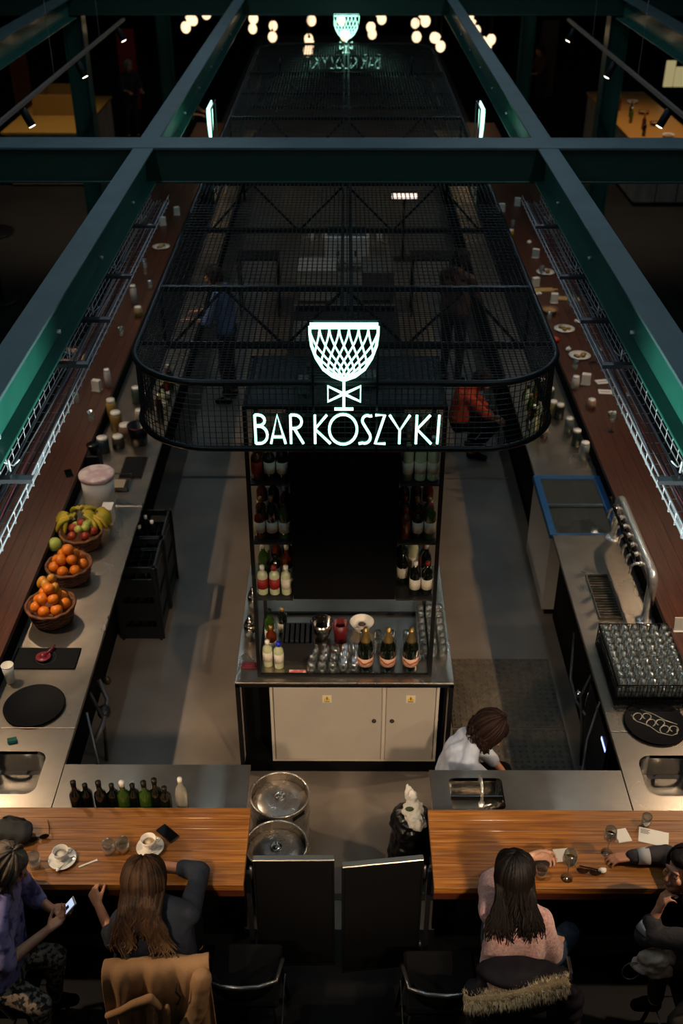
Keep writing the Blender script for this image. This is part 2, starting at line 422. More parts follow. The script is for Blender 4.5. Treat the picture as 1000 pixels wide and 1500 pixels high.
for s, nm in ((-1, 'left'), (1, 'right')):
    t = thing('high_bay_lamp', f'bell-shaped hall lamp high above the {nm} food stall, above the frame', 'lamp', (s*5.4, 20.5, 6.4))
    MB().lathe([(.05, .35), (.09, .33), (.12, .22), (.28, .02), (.30, 0), (.27, .01), (.10, .21), (.04, .30)], n=28, close=True).build('shade', black, t)
    MB().ell((0, 0, .12), (.07, .07, .09), 14, 8).build('bulb', warmglow, t); MB().tube([(0, 0, .35), (0, 0, 3.0)], .008, 6).build('cord', black, t)
    spot((s*5.4, 20.5, 6.38), (s*5.4, 20.5, 0), 650, 80, .9, WARM, .1)
# ---- pendant globes far away
ordn = ['first','second','third','fourth','fifth','sixth','seventh','eighth','ninth','tenth','eleventh','twelfth','thirteenth','fourteenth','fifteenth','sixteenth','seventeenth','eighteenth','nineteenth','twentieth'] + ['twenty-' + q for q in ('first','second','third','fourth','fifth','sixth','seventh','eighth','ninth')] + ['thirtieth', 'thirty-first', 'thirty-second']
gl = [(309,12),(302,20),(283,30),(278,29),(272,40),(371,27),(370,42),(400,38),(399,54),(456,30),(452,57),(451,75),(505,52),(559,28),(556,18),(545,50),(543,40),
      (608,34),(610,54),(619,20),(623,31),(639,56),(645,68),(636,55),(687,25),(692,36),(707,61),(714,67),(719,58),(697,45),(453,64),(500,30)]
from math import tan, atan
def atY(u, v, Y):
    a = (u - 500) / 1530; b = -(v - 750) / 1530; st, ct = math.sin(R(33)), math.cos(R(33))
    d = V((a, ct + b * st, -st + b * ct)); d = Matrix.Rotation(0.0038, 3, 'Z') @ d
    return V((0, 0, 5.95)) + d * (Y / d.y)
gl.sort(); proto = None
for i, (u, v) in enumerate(gl):
    Y = 22.5 + (i * 37 % 11) * .35
    p = atY(u, v, Y)
    rowd = 'left of the bar' if u < 340 else ('right of the bar' if u > 680 else 'over the far end of the bar')
    lab = f'glowing globe pendant {rowd}, {ordn[i]} from the left'
    if proto is None:
        proto = t = thing('pendant_lamp', lab, 'pendant lamp', p, group='glowing globe pendants ' + rowd)
        MB().ell((0, 0, 0), (.095, .095, .11), 14, 10).build('globe', warmglow, t)
        MB().cyl((0, 0, .10), (0, 0, .16), .03, .02, 10).build('socket', black, t)
        MB().tube([(0, 0, .16), (0, 0, 3.2)], .006, 5).build('cord', black, t)
    else: clone(proto, p, 0, lab, 'glowing globe pendants ' + rowd)

# ================================================================ BAR COUNTERS
def worktop(name, label, x0, x1, y0, y1, n, along, z0=1.005, z1=1.05):
    t = thing(name, label, 'countertop', ((x0+x1)/2, (y0+y1)/2, z0))
    cx, cy = (x0+x1)/2, (y0+y1)/2
    for k in range(n):
        if along == 'x':
            w_ = (y1-y0)/n; MB().bbox(x0-cx, x1-cx, y0-cy+k*w_+.0006, y0-cy+(k+1)*w_-.0006, 0, z1-z0, .001).build('stave', woodx, t)
        else:
            w_ = (x1-x0)/n; MB().bbox(x0-cx+k*w_+.0006, x0-cx+(k+1)*w_-.0006, y0-cy, y1-cy, 0, z1-z0, .001).build('stave', woody, t)
    if along == 'x': MB().bbox(x0-cx, x1-cx, y0-cy+.012, y0-cy+.05, -.07, -.001, .003).build('front_apron', wooddark, t)
    return t
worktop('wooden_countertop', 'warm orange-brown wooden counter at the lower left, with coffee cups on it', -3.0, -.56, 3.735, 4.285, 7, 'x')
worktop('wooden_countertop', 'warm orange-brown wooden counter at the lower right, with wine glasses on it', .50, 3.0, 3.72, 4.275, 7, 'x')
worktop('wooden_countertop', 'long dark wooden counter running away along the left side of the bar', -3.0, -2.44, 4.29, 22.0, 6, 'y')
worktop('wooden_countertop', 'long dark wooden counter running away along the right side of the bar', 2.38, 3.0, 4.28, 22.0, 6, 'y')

SL = (-2.36, -1.945, 4.52, 4.885, .07); SR = (1.905, 2.32, 4.52, 4.865, .09); S2 = (.665, 1.0, 4.41, 4.665, .03)
def steel_unit(label, parts, body, sinks=()):
    t = thing('steel_counter', label, 'counter', (0, 0, 0))
    for p in parts:
        hs = [h for h in sinks if h[0] >= p[0]-.001 and h[1] <= p[1]+.001 and h[2] >= p[2] and h[3] <= p[3]]
        holed_plate('steel_top', p[0], p[1], p[2], p[3], .872, .90, hs, steel, t)
    for b_ in body: MB().box(*b_).build('cabinet_body', blackm, t)
    for h in sinks:
        b = basin(MB(), *h, .899, .70).build('sink_basin', steelclean, t)
        modded(b, ('SOLIDIFY', dict(thickness=.0015, offset=1)))
        MB().lathe([(0, 0), (.03, 0), (.034, .003), (.03, .006), (0, .004)], ((h[0]+h[1])/2, (h[2]+h[3])/2, .694), 16).build('drain', chrome, b)
    return t
steel_unit('stainless steel worktop at the lower left holding the green bottles', [(-1.808, -.605, 4.30, 4.775)], [(-1.80, -.66, 4.22, 4.74, 0.0, .871)])
steel_unit('stainless steel worktop at the lower right with a small square sink', [(.545, 1.778, 4.29, 4.735)], [(.63, 1.77, 4.22, 4.405, 0.0, .871), (.63, 1.77, 4.67, 4.70, 0, .871), (1.01, 1.77, 4.41, 4.665, 0, .871), (.63, .65, 4.41, 4.665, 0, .871), (.65, 1.01, 4.405, 4.67, 0, .65)], [S2])
steel_unit('long stainless worktop of the left bar arm with the fruit baskets', [(-2.43, -1.81, 4.30, 5.095), (-2.43, -1.81, 5.10, 7.86), (-2.43, -1.81, 7.865, 22.0)],
           [(-2.40, -2.01, 5.1, 22.0, 0, .871), (-2.40, -2.37, 4.3, 5.1, 0, .871)], [SL])
steel_unit('long stainless worktop of the right bar arm with the beer taps', [(1.782, 2.37, 4.29, 5.075), (1.782, 2.37, 5.08, 7.42), (1.782, 2.37, 8.40, 22.0)],
           [(2.05, 2.36, 5.1, 5.9, 0, .871), (1.88, 2.36, 5.9, 7.42, 0, .871), (1.88, 2.36, 8.42, 22.0, 0, .871), (2.33, 2.36, 4.3, 5.1, 0, .871)], [SR])
# panels carrying the wooden counters
for nm, a in (('left front', (-2.95, -.62, 4.16, 4.20, 0, 1.004)), ('right front', (.56, 2.95, 4.15, 4.19, 0, 1.004)), ('left arm', (-2.90, -2.445, 4.4, 21.9, 0, 1.004)), ('right arm', (2.385, 2.90, 4.4, 21.9, 0, 1.004))):
    t = thing('counter_panel', f'black panel carrying the wooden counter, {nm}', 'panel', ((a[0]+a[1])/2, (a[2]+a[3])/2, 0))
    MB().box(a[0]-(a[0]+a[1])/2, a[1]-(a[0]+a[1])/2, a[2]-(a[2]+a[3])/2, a[3]-(a[2]+a[3])/2, .08, a[5]).build('panel', blackm, t)
    MB().box(a[0]-(a[0]+a[1])/2+.02, a[1]-(a[0]+a[1])/2-.02, a[2]-(a[2]+a[3])/2+.005, a[3]-(a[2]+a[3])/2-.005, 0, .08).build('plinth', black, t)
# faucets
def faucet(label, x, y, ry, h=.26, reach=.16, rz=0):
    t = thing('faucet', label, 'faucet', (x, y, .90), rz)
    MB().lathe([(.028, 0), (.028, .01), (.02, .02), (.02, .1)], n=16).build('base', chrome, t)
    MB().tube([(0, 0, .05), (0, 0, h*.8)] + [(0, ry*(.5-.5*math.cos(a))*reach, h*.8 + math.sin(a)*h*.25) for a in [R(d) for d in range(20, 181, 20)]] + [(0, ry*reach, h*.62)], .0095, 10).build('spout', chrome, t)
    MB().tube([(.018, 0, .07), (.06, 0, .09)], [.008, .006], 8).build('lever', chrome, t)
    return t
faucet('chrome faucet over the small square sink', .835, 4.372, 1, .2, .14)
faucet('chrome faucet behind the left corner sink, at the photo edge', -2.39, 4.70, 1, .22, .15, R(-90))
faucet('chrome faucet behind the right corner sink, at the photo edge', 2.345, 4.70, 1, .22, .15, R(90))
MB().box(.668, .997, 4.525, 4.535, .72, .885).build('sink_divider', steelclean, [o for o in bpy.data.objects if o.name.startswith('steel_counter')][1])

# ---- gates
def gate(label, p0, p1, z0=.14, z1=1.12):
    p0 = V((*p0, 0)); p1 = V((*p1, 0)); d = p1 - p0
    t = thing('swing_gate', label, 'gate', (p0.x, p0.y, z0), math.atan2(d.y, d.x)); L = d.length; h = z1 - z0
    MB().bbox(.01, L-.01, -.018, .018, .012, h-.012).build('panel', blackm, t)
    al = mat('aluminium_edge', '#8b8880', .35, .9)
    MB().bbox(0, L, -.02, .02, h-.012, h).build('top_edge', al, t)
    MB().box(0, L, -.02, .02, 0, .012).build('bottom_edge', black, t)
    MB().box(-.0, .01, -.02, .02, .012, h-.012).build('side_edge', black, t); MB().box(L-.01, L, -.02, .02, .012, h-.012).build('side_edge', black, t)
    return t
g1 = gate('left black swing gate with a thin metal top edge, squarely shut', (-.515, 3.865), (-.055, 3.87))
g2 = gate('right black swing gate standing slightly ajar', (-.012, 3.82), (.448, 3.875))
for g in (g1, g2):
    x = -.012 if g is g1 else .472
    for z in (.1, .8): MB().cyl((x, 0, z), (x, 0, z+.1), .011, n=10).build('hinge', mat('hinge_steel', '#77767a', .35, .9), g)
for nm, x, y in (('left', -.548, 3.865), ('right', .490, 3.88)):
    t = thing('gate_post', f'thin metal post carrying the {nm} swing gate', 'post', (x, y, 0))
    MB().box(-.014, .014, -.014, .014, 0, 1.0).build('post', mat('post_steel', '#3a3b3e', .35, .8), t)
    MB().bbox(-.022, .022, -.03, .03, 0, .01).build('foot', black, t)

# ================================================================ HANGING CANOPY (cage)
HW, Y0, Y1, ZT, ZB = 1.19, 5.03, 15.7, 3.50, 3.10
def outline(z, hw=HW, y0=Y0, y1=Y1, r=.45):
    pts = rrect(-hw, hw, y0, y1, r, 10); return [(x, y, z) for x, y in pts]
cage = thing('hanging_canopy', 'long black wire mesh canopy with rounded ends hanging over the bar', 'canopy', (0, 0, 0))
MB().tube(outline(ZT), .02, 8, closed=True).build('top_rail', cagem, cage)
MB().tube(outline(ZB), .018, 8, closed=True).build('bottom_rail', cagem, cage)
for x in (-.02, .035): MB().box(x-.011, x+.011, Y0+.02, Y1-.02, ZT-.012, ZT+.012).build('centre_rail', cagem, cage)
FR = [6.41, 8.80, 11.2, 13.6]
for y in FR:
    f = MB().box(-HW, HW, y-.016, y+.016, ZT-.016, ZT+.016); f.box(-HW, HW, y-.016, y+.016, ZB-.016, ZB+.016)
    fo = f.build('cross_frame', cagem, cage)
    xs = [-HW, -.80, -.41, .0, .41, .80, HW]
    xs = [-1.15, -.78, -.40, -.0, .40, .78, 1.15]
    for k in range(6):
        up = k % 2 == 0
        za, zb = (ZB, ZT) if up else (ZT, ZB)
        if k in (0, 5): za, zb = (ZB, ZT) if k == 0 else (ZT, ZB)
        MB().tube([(xs[k], y, za), (xs[k+1], y, zb)], .0105, 6).build('diagonal', cagem, fo)
for y in (7.6, 10.0, 12.4, 14.8, 5.55): MB().box(-HW, HW, y-.008, y+.008, ZT-.01, ZT+.01).build('cross_bar', cagem, cage)
for s in (-1, 1):
    for y in (5.5, 6.41, 8.8, 11.2, 13.6, 15.2): MB().tube([(s*HW, y, ZB), (s*HW, y, ZT)], .013, 6).build('post', cagem, cage)
    for y in (8.30, 13.6):
        MB().tube([(s*.8, y, ZT), (s*.8, y, 3.686 if y < 9 else 3.686)], .01, 6).build('hanger', cagem, cage)
# mesh top : long wires every 33 mm, cross wires every 66 mm, trimmed to the rounded outline
def ymin_at(x, r=.45):
    ax = abs(x); 
    if ax <= HW - r: return Y0
    return Y0 + r - math.sqrt(max(0, r*r - (ax - (HW - r))**2))
m_ = MB(); wr = .0044
x = -HW + .03
while x < HW - .01:
    a = ymin_at(x); m_.tube([(x, a, ZT+.012), (x, Y1 - (a - Y0), ZT+.012)], wr, 4, caps=False, smooth=False); x += .0335
y = Y0 + .04
while y < 13.2:
    hw = HW
    for q in (y - Y0, Y1 - y):
        if q < .45: hw = HW - .45 + math.sqrt(max(0, .45**2 - (.45 - q)**2))
    m_.tube([(-hw, y, ZT+.016), (hw, y, ZT+.016)], wr*.42, 4, caps=False, smooth=False); y += .0335 if y < 6.4 else (.067 if y < 9 else .134)
tag(m_.build('mesh_top', wirem, cage), kind='stuff')
wr = .0024; m_ = MB(); pts = outline(0, r=.45); per = []
P = [V(p) for p in pts] + [V(pts[0])]
for i in range(len(P)-1):
    L = (P[i+1]-P[i]).length; n = max(1, round(L/.0335))
    for k in range(n): per.append(P[i].lerp(P[i+1], k/n))
for p in per:
    if p.y < 9.5: m_.tube([(p.x, p.y, ZB), (p.x, p.y, ZT)], wr, 4, caps=False, smooth=False)
z = ZB + .033
while z < ZT:
    m_.tube(outline(z), wr, 4, closed=True, smooth=False); z += .0335
tag(m_.build('mesh_side', wirem, cage), kind='stuff')

# ================================================================ NEON SIGNS
def L2(px, py): return ((px - 505.2) / 267.5, 3.35 - (py - 598) * .00405)
def arc(cx, cy, rx, ry, a0, a1, n=10): return [(cx + rx*math.cos(R(a0 + (a1-a0)*k/n)), cy + ry*math.sin(R(a0 + (a1-a0)*k/n))) for k in range(n+1)]
T, Bm = 599, 642
LET = [('B', [[(376, T), (376, Bm)], [(376, T)] + arc(381, 607, 9, 8, -90, 90) + [(376, 615)], [(376, 616)] + arc(382, 629, 11, 13, -90, 90) + [(376, Bm)]]),
       ('A', [[(398, Bm), (408, T), (419, Bm)], [(402, 632), (415, 632)]]),
       ('R', [[(427, T), (427, Bm)], [(427, T)] + arc(433, 609, 10, 10, -90, 90) + [(427, 619)], [(432, 619), (445, Bm)]]),
       ('K', [[(462, T), (462, Bm)], [(479, T), (462, 620), (484, Bm)]]),
       ('O', [arc(502.5, 620.5, 20, 22.5, 0, 360, 28)]),
       ('S', [[(544, 600)] + arc(537, 607, 7, 7.5, -60, -215, 8) + arc(533.5, 632, 8.5, 9.5, -40, 110, 8) + [(525, 642)]]),
       ('Z', [[(548.5, T), (562, T), (549, Bm), (564, Bm)]]),
       ('Y', [[(569, T), (584, 622), (598, T)], [(584, 622), (584, Bm)]]),
       ('K', [[(608, T), (608, Bm)], [(627, T), (609, 620), (630, Bm)]]),
       ('I', [[(640, T), (639, Bm)]])]
def cup():
    out = [(457, 474), (550, 474)]
    right = [(550, 474), (550, 484), (548, 500), (542, 517), (532, 533), (519, 543), (505, 548)]
    left = [(1007 - p[0], p[1]) for p in right]
    return right, left
def build_sign(label, loc, rz):
    t = thing('neon_sign', label, 'neon sign', loc, rz)
    def st(strokes, name, r=.0078, dy=0, m=neon):
        mb = MB()
        for s_ in strokes:
            pp = [L2(*p) for p in s_]; mb.tube([(a, dy, b - 3.1) for a, b in pp], r, 6)
        return mb.build(name, m, t)
    for ch, strokes in LET:
        o = st(strokes, 'letter'); 
        b = MB()
        for s_ in strokes: b.tube([(L2(*p)[0], .022, L2(*p)[1] - 3.1) for p in s_], .007, 5)
        b.build('letter_backing', neonbk, o)
    rgt, lft = cup()
    st([[(457, 471), (550, 471)], rgt, lft, [(457, 475.5), (550, 475.5)]], 'cup_outline', .0085)
    # woven zigzag of the basket-cup : crossing diagonals clipped to the bowl
    def half(y):
        pr = rgt
        for i in range(len(pr)-1):
            if pr[i][1] <= y <= pr[i+1][1]:
                f = (y - pr[i][1]) / max(1e-6, pr[i+1][1]-pr[i][1]); return pr[i][0] + f*(pr[i+1][0]-pr[i][0]) - 503.5
        return 0
    ls = []
    for k in range(-8, 17):
        for dsg in (-1, 1):
            run = []
            for j in range(31):
                tt = j/30; y = 475 + tt*72; a_ = -1 + k*2/7 + dsg*.95*tt**1.8
                if abs(a_) <= 1.0: run.append((503.5 + a_*half(y), y))
                elif run: break
            if len(run) > 1: ls.append(run)
    st(ls, 'lattice', .0052)
    st([[(503.5, 548), (503.5, 590)]], 'stem', .0085)
    st([[(503.5, 568), (481, 557), (481, 579), (503.5, 568), (527, 557), (527, 579), (503.5, 568)]], 'bow', .008)
    st([[(490, 590), (517, 590)]], 'foot', .0085)
    mb = MB(); x0, x1 = L2(372, 0)[0], L2(642, 0)[0]
    for z in (.065, .225): mb.box(x0, x1, .03, .042, z, z+.012)
    for x in (-.17, .17): mb.box(x-.006, x+.006, .03, .042, .0, .77)
    mb.box(-.18, .18, .03, .042, .76, .772)
    mb.build('mounting_frame', cagem, t)
    return t
build_sign('large white-green neon goblet and lettering, facing the viewer at the near end of the canopy', (0, Y0-.07, 3.1), 0)
build_sign('small far neon sign seen from behind, its lettering reversed, at the top centre', (0, Y1+.07, 3.1), R(180))
build_sign('neon sign seen edge-on as a bright upright line, left side of the canopy', (-HW-.06, 10.05, 3.1), R(-90))
build_sign('neon sign seen edge-on as a bright upright line, right side of the canopy', (HW+.06, 10.05, 3.1), R(90))

# ================================================================ BACK BAR
YF = 5.53
bb = thing('back_bar_cabinet', 'low back bar cabinet with black steel frame and two pale doors', 'cabinet', (0, YF, 0))
fr = MB()
for x in (-.775, .745): fr.box(x, x+.03, 0, .03, 0, .905)
fr.box(-.775, .775, 0, .03, .875, .905); 
fr.build('frame', black, bb)
MB().box(-.745, .745, .03, 1.4, .0, .10).build('plinth', blackm, bb)
MB().bbox(-.775, .775, -.005, 1.42, .905, .922, .003).build('worktop', steel, bb)
ca = MB().box(-.735, -.715, .03, 1.4, .10, .9); ca.box(.715, .735, .03, 1.4, .1, .9); ca.box(-.715, .715, 1.38, 1.4, .1, .9); ca.box(-.715, .715, .03, 1.38, .1, .112)
ca.box(-.715, -.545, .25, .27, .1, .9); ca.box(.685, .715, .25, .27, .1, .9); ca.box(-.55, -.535, .06, 1.2, .1, .9); ca.box(.68, .69, .06, 1.2, .1, .9)
ca.build('carcass', blackm, bb)
fm = mat('door_frame_paint', '#b7ad9f', .45)
ff = MB().box(-.535, -.515, .028, .05, .112, .88); ff.box(.66, .68, .028, .05, .112, .88); ff.box(-.515, .66, .028, .05, .862, .88); ff.box(-.515, .66, .028, .05, .112, .13)
ff.build('door_surround', fm, bb)
for (x0, x1, kx, lab) in ((-.510, .270, .215, 'wide pale door with a yellow warning sticker'), (.300, .655, .345, 'narrow pale door with a yellow warning sticker')):
    d = tag(MB().bbox(x0, x1, .018, .04, .136, .858, .006).build('door', doorw, bb), lab)
    MB().lathe([(0, 0), (.014, 0), (.016, .012), (.010, .02), (0, .022)], (kx, .018, .54), 14, M=Matrix.Rotation(R(90), 3, 'X')).build('knob', mat('knob', '#2e2620', .4, .5), d)
    sx = -.125 if x0 < 0 else .475
    MB().box(sx-.033, sx+.033, .0165, .0180, .715, .785).build('sticker', mat('sticker_pale', '#cfc4a8', .6), d)
    MB().add([(sx-.027, .0160, .735), (sx+.027, .0160, .735), (sx, .0160, .780)], [(0, 1, 2)]).build('warning_triangle', mat('warning_yellow', '#d2a512', .6), d)
    mb = MB().box(sx-.003, sx+.003, .0150, .0156, .748, .766); mb.box(sx-.003, sx+.003, .0150, .0156, .740, .745); mb.box(sx-.02, sx+.02, .0155, .0160, .722, .728)
    mb.build('warning_mark', mat('print_black', '#22201c', .6), d)
MB().bbox(.272, .298, .022, .05, .13, .862).build('centre_stile', fm, bb)

rk = thing('bottle_rack', 'tall black steel bottle rack with open shelves around a dark centre panel', 'shelf rack', (0, 5.6, .922))
RW, RD, RH = .605, .70, 2.15
for x in (-RW, RW):
    for y in (0, RD): MB().box(x-.013, x+.013, y-.013, y+.013, 0, RH).build('upright', black, rk)
for z in (.0, RH-.02):
    for b_ in ((-RW, RW, -.01, .01), (-RW, RW, RD-.01, RD+.01), (-RW-.01, -RW+.01, 0, RD), (RW-.01, RW+.01, 0, RD)): MB().box(*b_, z, z+.02).build('frame_rail', black, rk)
MB().box(-RW+.014, RW-.014, .012, RD-.012, RH-.01, RH+.004).build('top_panel', mat('rack_top', '#1c1f20', .5), rk)
tag(MB().bbox(-.345, .34, -.02, .40, .70, RH-.03, .004).build('centre_panel', blackm, rk), 'plain black centre box')
SH = [.69, 1.15, 1.60]
for z in SH:
    for x0, x1 in ((-RW+.012, -.35), (.345, RW-.012)):
        MB().box(x0, x1, .0, RD-.01, z-.014, z).build('shelf', mat('shelf_steel', '#2b2a29', .4, .5), rk)
# things on top of the rack seen through the mesh
t = thing('ceiling_duct', 'grey pipe bend lying on top of the bottle rack behind the neon cup', 'pipe', (-.25, 5.95, .922+RH+.004))
MB().tube([(0, -.15, .05), (0, .05, .05), (.03, .12, .05), (.12, .15, .05), (.3, .15, .05)], .022, 10).build('pipe', mat('pipe_grey', '#4a4e50', .4, .6), t)
MB().bbox(-.04, .04, -.2, -.14, 0, .1).build('junction_box', mat('pale_box', '#5a5f60', .5), t)
t = thing('projector', 'small grey box unit standing on the bottle rack beside the neon cup', 'box', (.13, 5.9, .922+RH+.004))
MB().bbox(-.08, .08, -.06, .06, 0, .07, .006).build('body', mat('pale_box', '#5a5f60', .5), t); MB().lathe([(.02, 0), (.024, .02), (.018, .025)], (0, -.06, .035), 12, M=Matrix.Rotation(R(90), 3, 'X')).build('lens', blackg, t)

# ---- bottles
PROF = {
 'wine': [(0, 0), (.036, 0), (.038, .006), (.038, .19), (.034, .21), (.016, .235), (.0145, .29), (.0155, .292), (.0155, .30), (0, .30)],
 'spirit': [(0, 0), (.036, 0), (.0375, .006), (.0375, .17), (.035, .19), (.016, .215), (.014, .255), (0, .255)],
 'square': [(0, 0), (.034, 0), (.036, .005), (.036, .15), (.03, .17), (.015, .185), (.015, .22), (0, .22)],
 'magnum': [(0, 0), (.054, 0), (.057, .008), (.057, .19), (.052, .225), (.030, .275), (.0185, .315), (.0175, .355), (0, .355)],
 'syrup': [(0, 0), (.036, 0), (.037, .2), (.03, .23), (.014, .26), (.013, .31), (0, .31)]}
def bottle(kind, label, loc, m, cap=black, lab=labelw, group=None, lz=(.05, .13), neck=None, n=16):
    pr = PROF[kind]; t = thing('bottle', label, 'bottle', loc, random.uniform(0, 6), group)
    MB().lathe(pr, n=n).build('body', m, t)
    top = pr[-1][1]; rn = pr[-2][0]
    MB().lathe([(rn+.001, top-.03), (rn+.002, top+.004), (0, top+.006)], n=12).build('cap', cap, t)
    rb = max(p[0] for p in pr) + .0008
    if lab: MB().lathe([(rb, lz[0]), (rb, lz[1])], n=n).build('label_band', lab, t)
    return t
random.seed(3)
for i, x in enumerate((.148, .308, .47)):
    t = bottle('magnum', f'{["left", "middle", "right"][i]} of three large champagne bottles with gold necks on the back bar',
               (x, 5.685, .922), glassd, gold, labelo, 'champagne magnums', (.055, .125), n=24)
    MB().lathe([(.0535, .215), (.031, .2755), (.0195, .316), (.0185, .356), (.014, .372), (0, .374)], n=20).build('gold_foil', gold if i < 2 else mat('gold_foil_dim', '#7d6a45', .4, .7), t)
    vs = []; fs = []
    for k in range(13):
        a = -R(150) + R(120)*k/12; z = .078 + .02*abs(k-6)/6 * (1 if k > 6 else 1) + .004*math.sin(k)
        vs += [(.0585*math.cos(a), .0585*math.sin(a), z), (.0585*math.cos(a), .0585*math.sin(a), z + .012)]
    for k in range(12): fs.append((2*k, 2*k+2, 2*k+3, 2*k+1))
    t.rotation_euler = (0, 0, 0)
    MB().add(vs, fs).build('sash', mat('sash_red', '#8a3a20', .5), t)
mats_b = [(glassd, 'dark'), (glassb, 'amber'), (glassg, 'green'), (glassp, 'pale'), (glassd, 'black'), (glassb, 'brown')]
caps_ = [(black, 'black cap'), (gold, 'gold cap'), (labelr, 'red cap'), (white, 'white cap')]
wh = {0: 'lowest', 1: 'middle', 2: 'upper'}
for si, z in enumerate(SH):
    for side in (-1, 1):
        xs = [.395, .475, .555]
        for j in range(9):
            row, c = divmod(j, 3)
            if side == 1 and si == 0 and j in (0, 4): continue
            m, mn = random.choice(mats_b); cp, cn = random.choice(caps_)
            kind = random.choice(['wine', 'spirit', 'square', 'syrup'])
            if side == -1 and si == 0 and row == 0: m, mn, kind = glassp, 'pale', 'square'
            if side == 1 and si == 2 and row == 0: m, mn = glassp, 'pale'
            lb, ln = random.choice([(labelw, 'cream label'), (labelr, 'red label'), (labelw, 'white label'), (None, 'no label')])
            bottle(kind, f'{mn} {kind if kind != "square" else "squat"} bottle, {cn}, {ln}, {wh[si]} {"left" if side < 0 else "right"} bay, {["front","middle","back"][row]} row {["inner","centre","outer"][c]}',
                   (side*xs[c], 5.6 + .07 + row*.13, .922+z+.001), m, cp, lb, f'rack bottles {wh[si]} {"left" if side < 0 else "right"}')
# red liqueur at the top left and pale bottle top right are covered above
# ---- glassware
def tumbler_mb(h=.11, r=.034):
    return MB().lathe([(r*.8, 0), (r, h), (r-.003, h), (r*.8-.003, .008), (0, .008), (0, 0)][:5] + [(0, .0)], n=12)
tumb_me = MB().lathe([(0, 0), (.027, 0), (.034, .11), (.031, .11), (.025, .009), (0, .009)], n=12)
def tumbler(label, loc, flip=False, group=None, proto=[None]):
    if proto[0] is None:
        t = tumb_me.build('tumbler', glass); proto[0] = t
    else: t = proto[0].copy(); COL.objects.link(t)
    for k in list(t.keys()): del t[k]
    t.location = (loc[0], loc[1], loc[2] + (.11 if flip else 0)); t.rotation_euler = (math.pi if flip else 0, 0, 0)
    return tag(t, label, 'drinking glass', group)
O9 = ['first','second','third','fourth','fifth','sixth','seventh','eighth','ninth']
for ix in range(5):
    for iy in range(3):
        tumbler(f'{"upturned" if ix < 3 else "upright"} tumbler before the red cup, {O9[ix]} column from the left, {O9[iy]} row back', (-.235 + ix*.075 + .01*iy, 5.63 + iy*.08, .923), ix < 3, 'tumblers on the back bar')
for ix in range(3):
    for iy in range(7):
        tumbler(f'upturned tumbler at the right end of the back bar, {O9[ix]} column, {O9[iy]} row back', (.57 + ix*.072, 5.80 + iy*.078, .923), True, 'upturned tumblers beside the champagne')
for ix in range(4):
    for iy in range(2):
        tumbler(f'upturned tumbler behind the champagne, {O9[ix]} column from the left, {O9[iy]} row back', (.14 + ix*.105, 5.86 + iy*.1, .923), True, 'tumblers behind the champagne')
t = thing('storage_box', 'black box caddy on the left of the back bar', 'box', (-.335, 5.83, .922))
mb = MB().box(-.11, .11, -.12, -.11, 0, .2); mb.box(-.11, .11, .11, .12, 0, .2); mb.box(-.11, -.10, -.11, .11, 0, .2); mb.box(.10, .11, -.11, .11, 0, .2); mb.box(-.1, .1, -.11, .11, 0, .01); mb.build('shell', plastic_b, t)
mb = MB()
for i in range(5): mb.bbox(-.09+i*.037, -.065+i*.037, -.10, .10, .02, .215, .002)
mb.build('menus', mat('menu_black', '#17181a', .5), t)
t = thing('napkin_card', 'pink and cream card lying flat at the front edge of the back bar', 'card', (-.335, 5.625, .922))
MB().bbox(-.06, .06, -.028, .028, 0, .012, .002).build('card', mat('card_pink', '#d06a6a', .6, color2='#e6c2b0', scale=18, lo=.45, hi=.55), t)
t = thing('bowl', 'white round bowl on the back bar behind the champagne', 'bowl', (.13, 6.12, .923))
MB().lathe([(0, 0), (.05, 0), (.055, .01), (.09, .07), (.092, .075), (.086, .073), (.05, .015), (0, .012)], n=24).build('bowl', white, t); MB().lathe([(0, .04), (.03, .05), (0, .065)], n=12).build('lid_knob', mat('brownknob', '#3a2a20', .5), t)
t = thing('red_cup', 'dark red cup standing behind the tumblers on the back bar', 'cup', (-.03, 6.0, .923))
MB().lathe([(0, 0), (.045, 0), (.058, .16), (.054, .16), (.042, .01), (0, .01)], n=20).build('cup', mat('dark_red', '#5a0f14', .4), t)
t = thing('ice_bucket', 'dull grey tub standing behind the tumblers on the back bar', 'bucket', (-.17, 6.02, .923))
MB().lathe([(0, 0), (.06, 0), (.085, .16), (.08, .16), (.056, .01), (0, .01)], n=22).build('bucket', steelclean, t); MB().tube([(.082*math.cos(a), .082*math.sin(a), .14) for a in [R(d) for d in range(0, 360, 30)]], .004, 6, closed=True).build('rim_ring', steel, t)
for i, (x, y) in enumerate(((-.55, 5.72), (-.53, 5.84), (-.47, 5.70), (-.55, 5.97), (-.46, 6.05))):
    bottle(['square', 'spirit', 'square', 'wine', 'spirit'][i], f'{["squat pale","amber","small white-labelled","green wine","dark spirit"][i]} bottle at the left end of the back bar counter, {["front","second","by the black box","fourth","rear"][i]}', (x, y, .923), [glassp, glassb, glassp, glassg, glassd][i], [white, gold, mat('cap_blue', '#1420c0', .4), black, gold][i], labelw)
t = thing('spray_bottle', 'crimson cloth folded on the left edge of the back bar', 'cloth', (-.69, 5.70, .922)); t.name = 'folded_cloth'
MB().bbox(-.05, .06, -.03, .03, 0, .015, .006).build('cloth', mat('crimson', '#5a1226', .8), t); MB().bbox(-.03, .05, -.025, .02, .015, .026, .005).build('fold', mat('crimson', '#5a1226', .8), t)
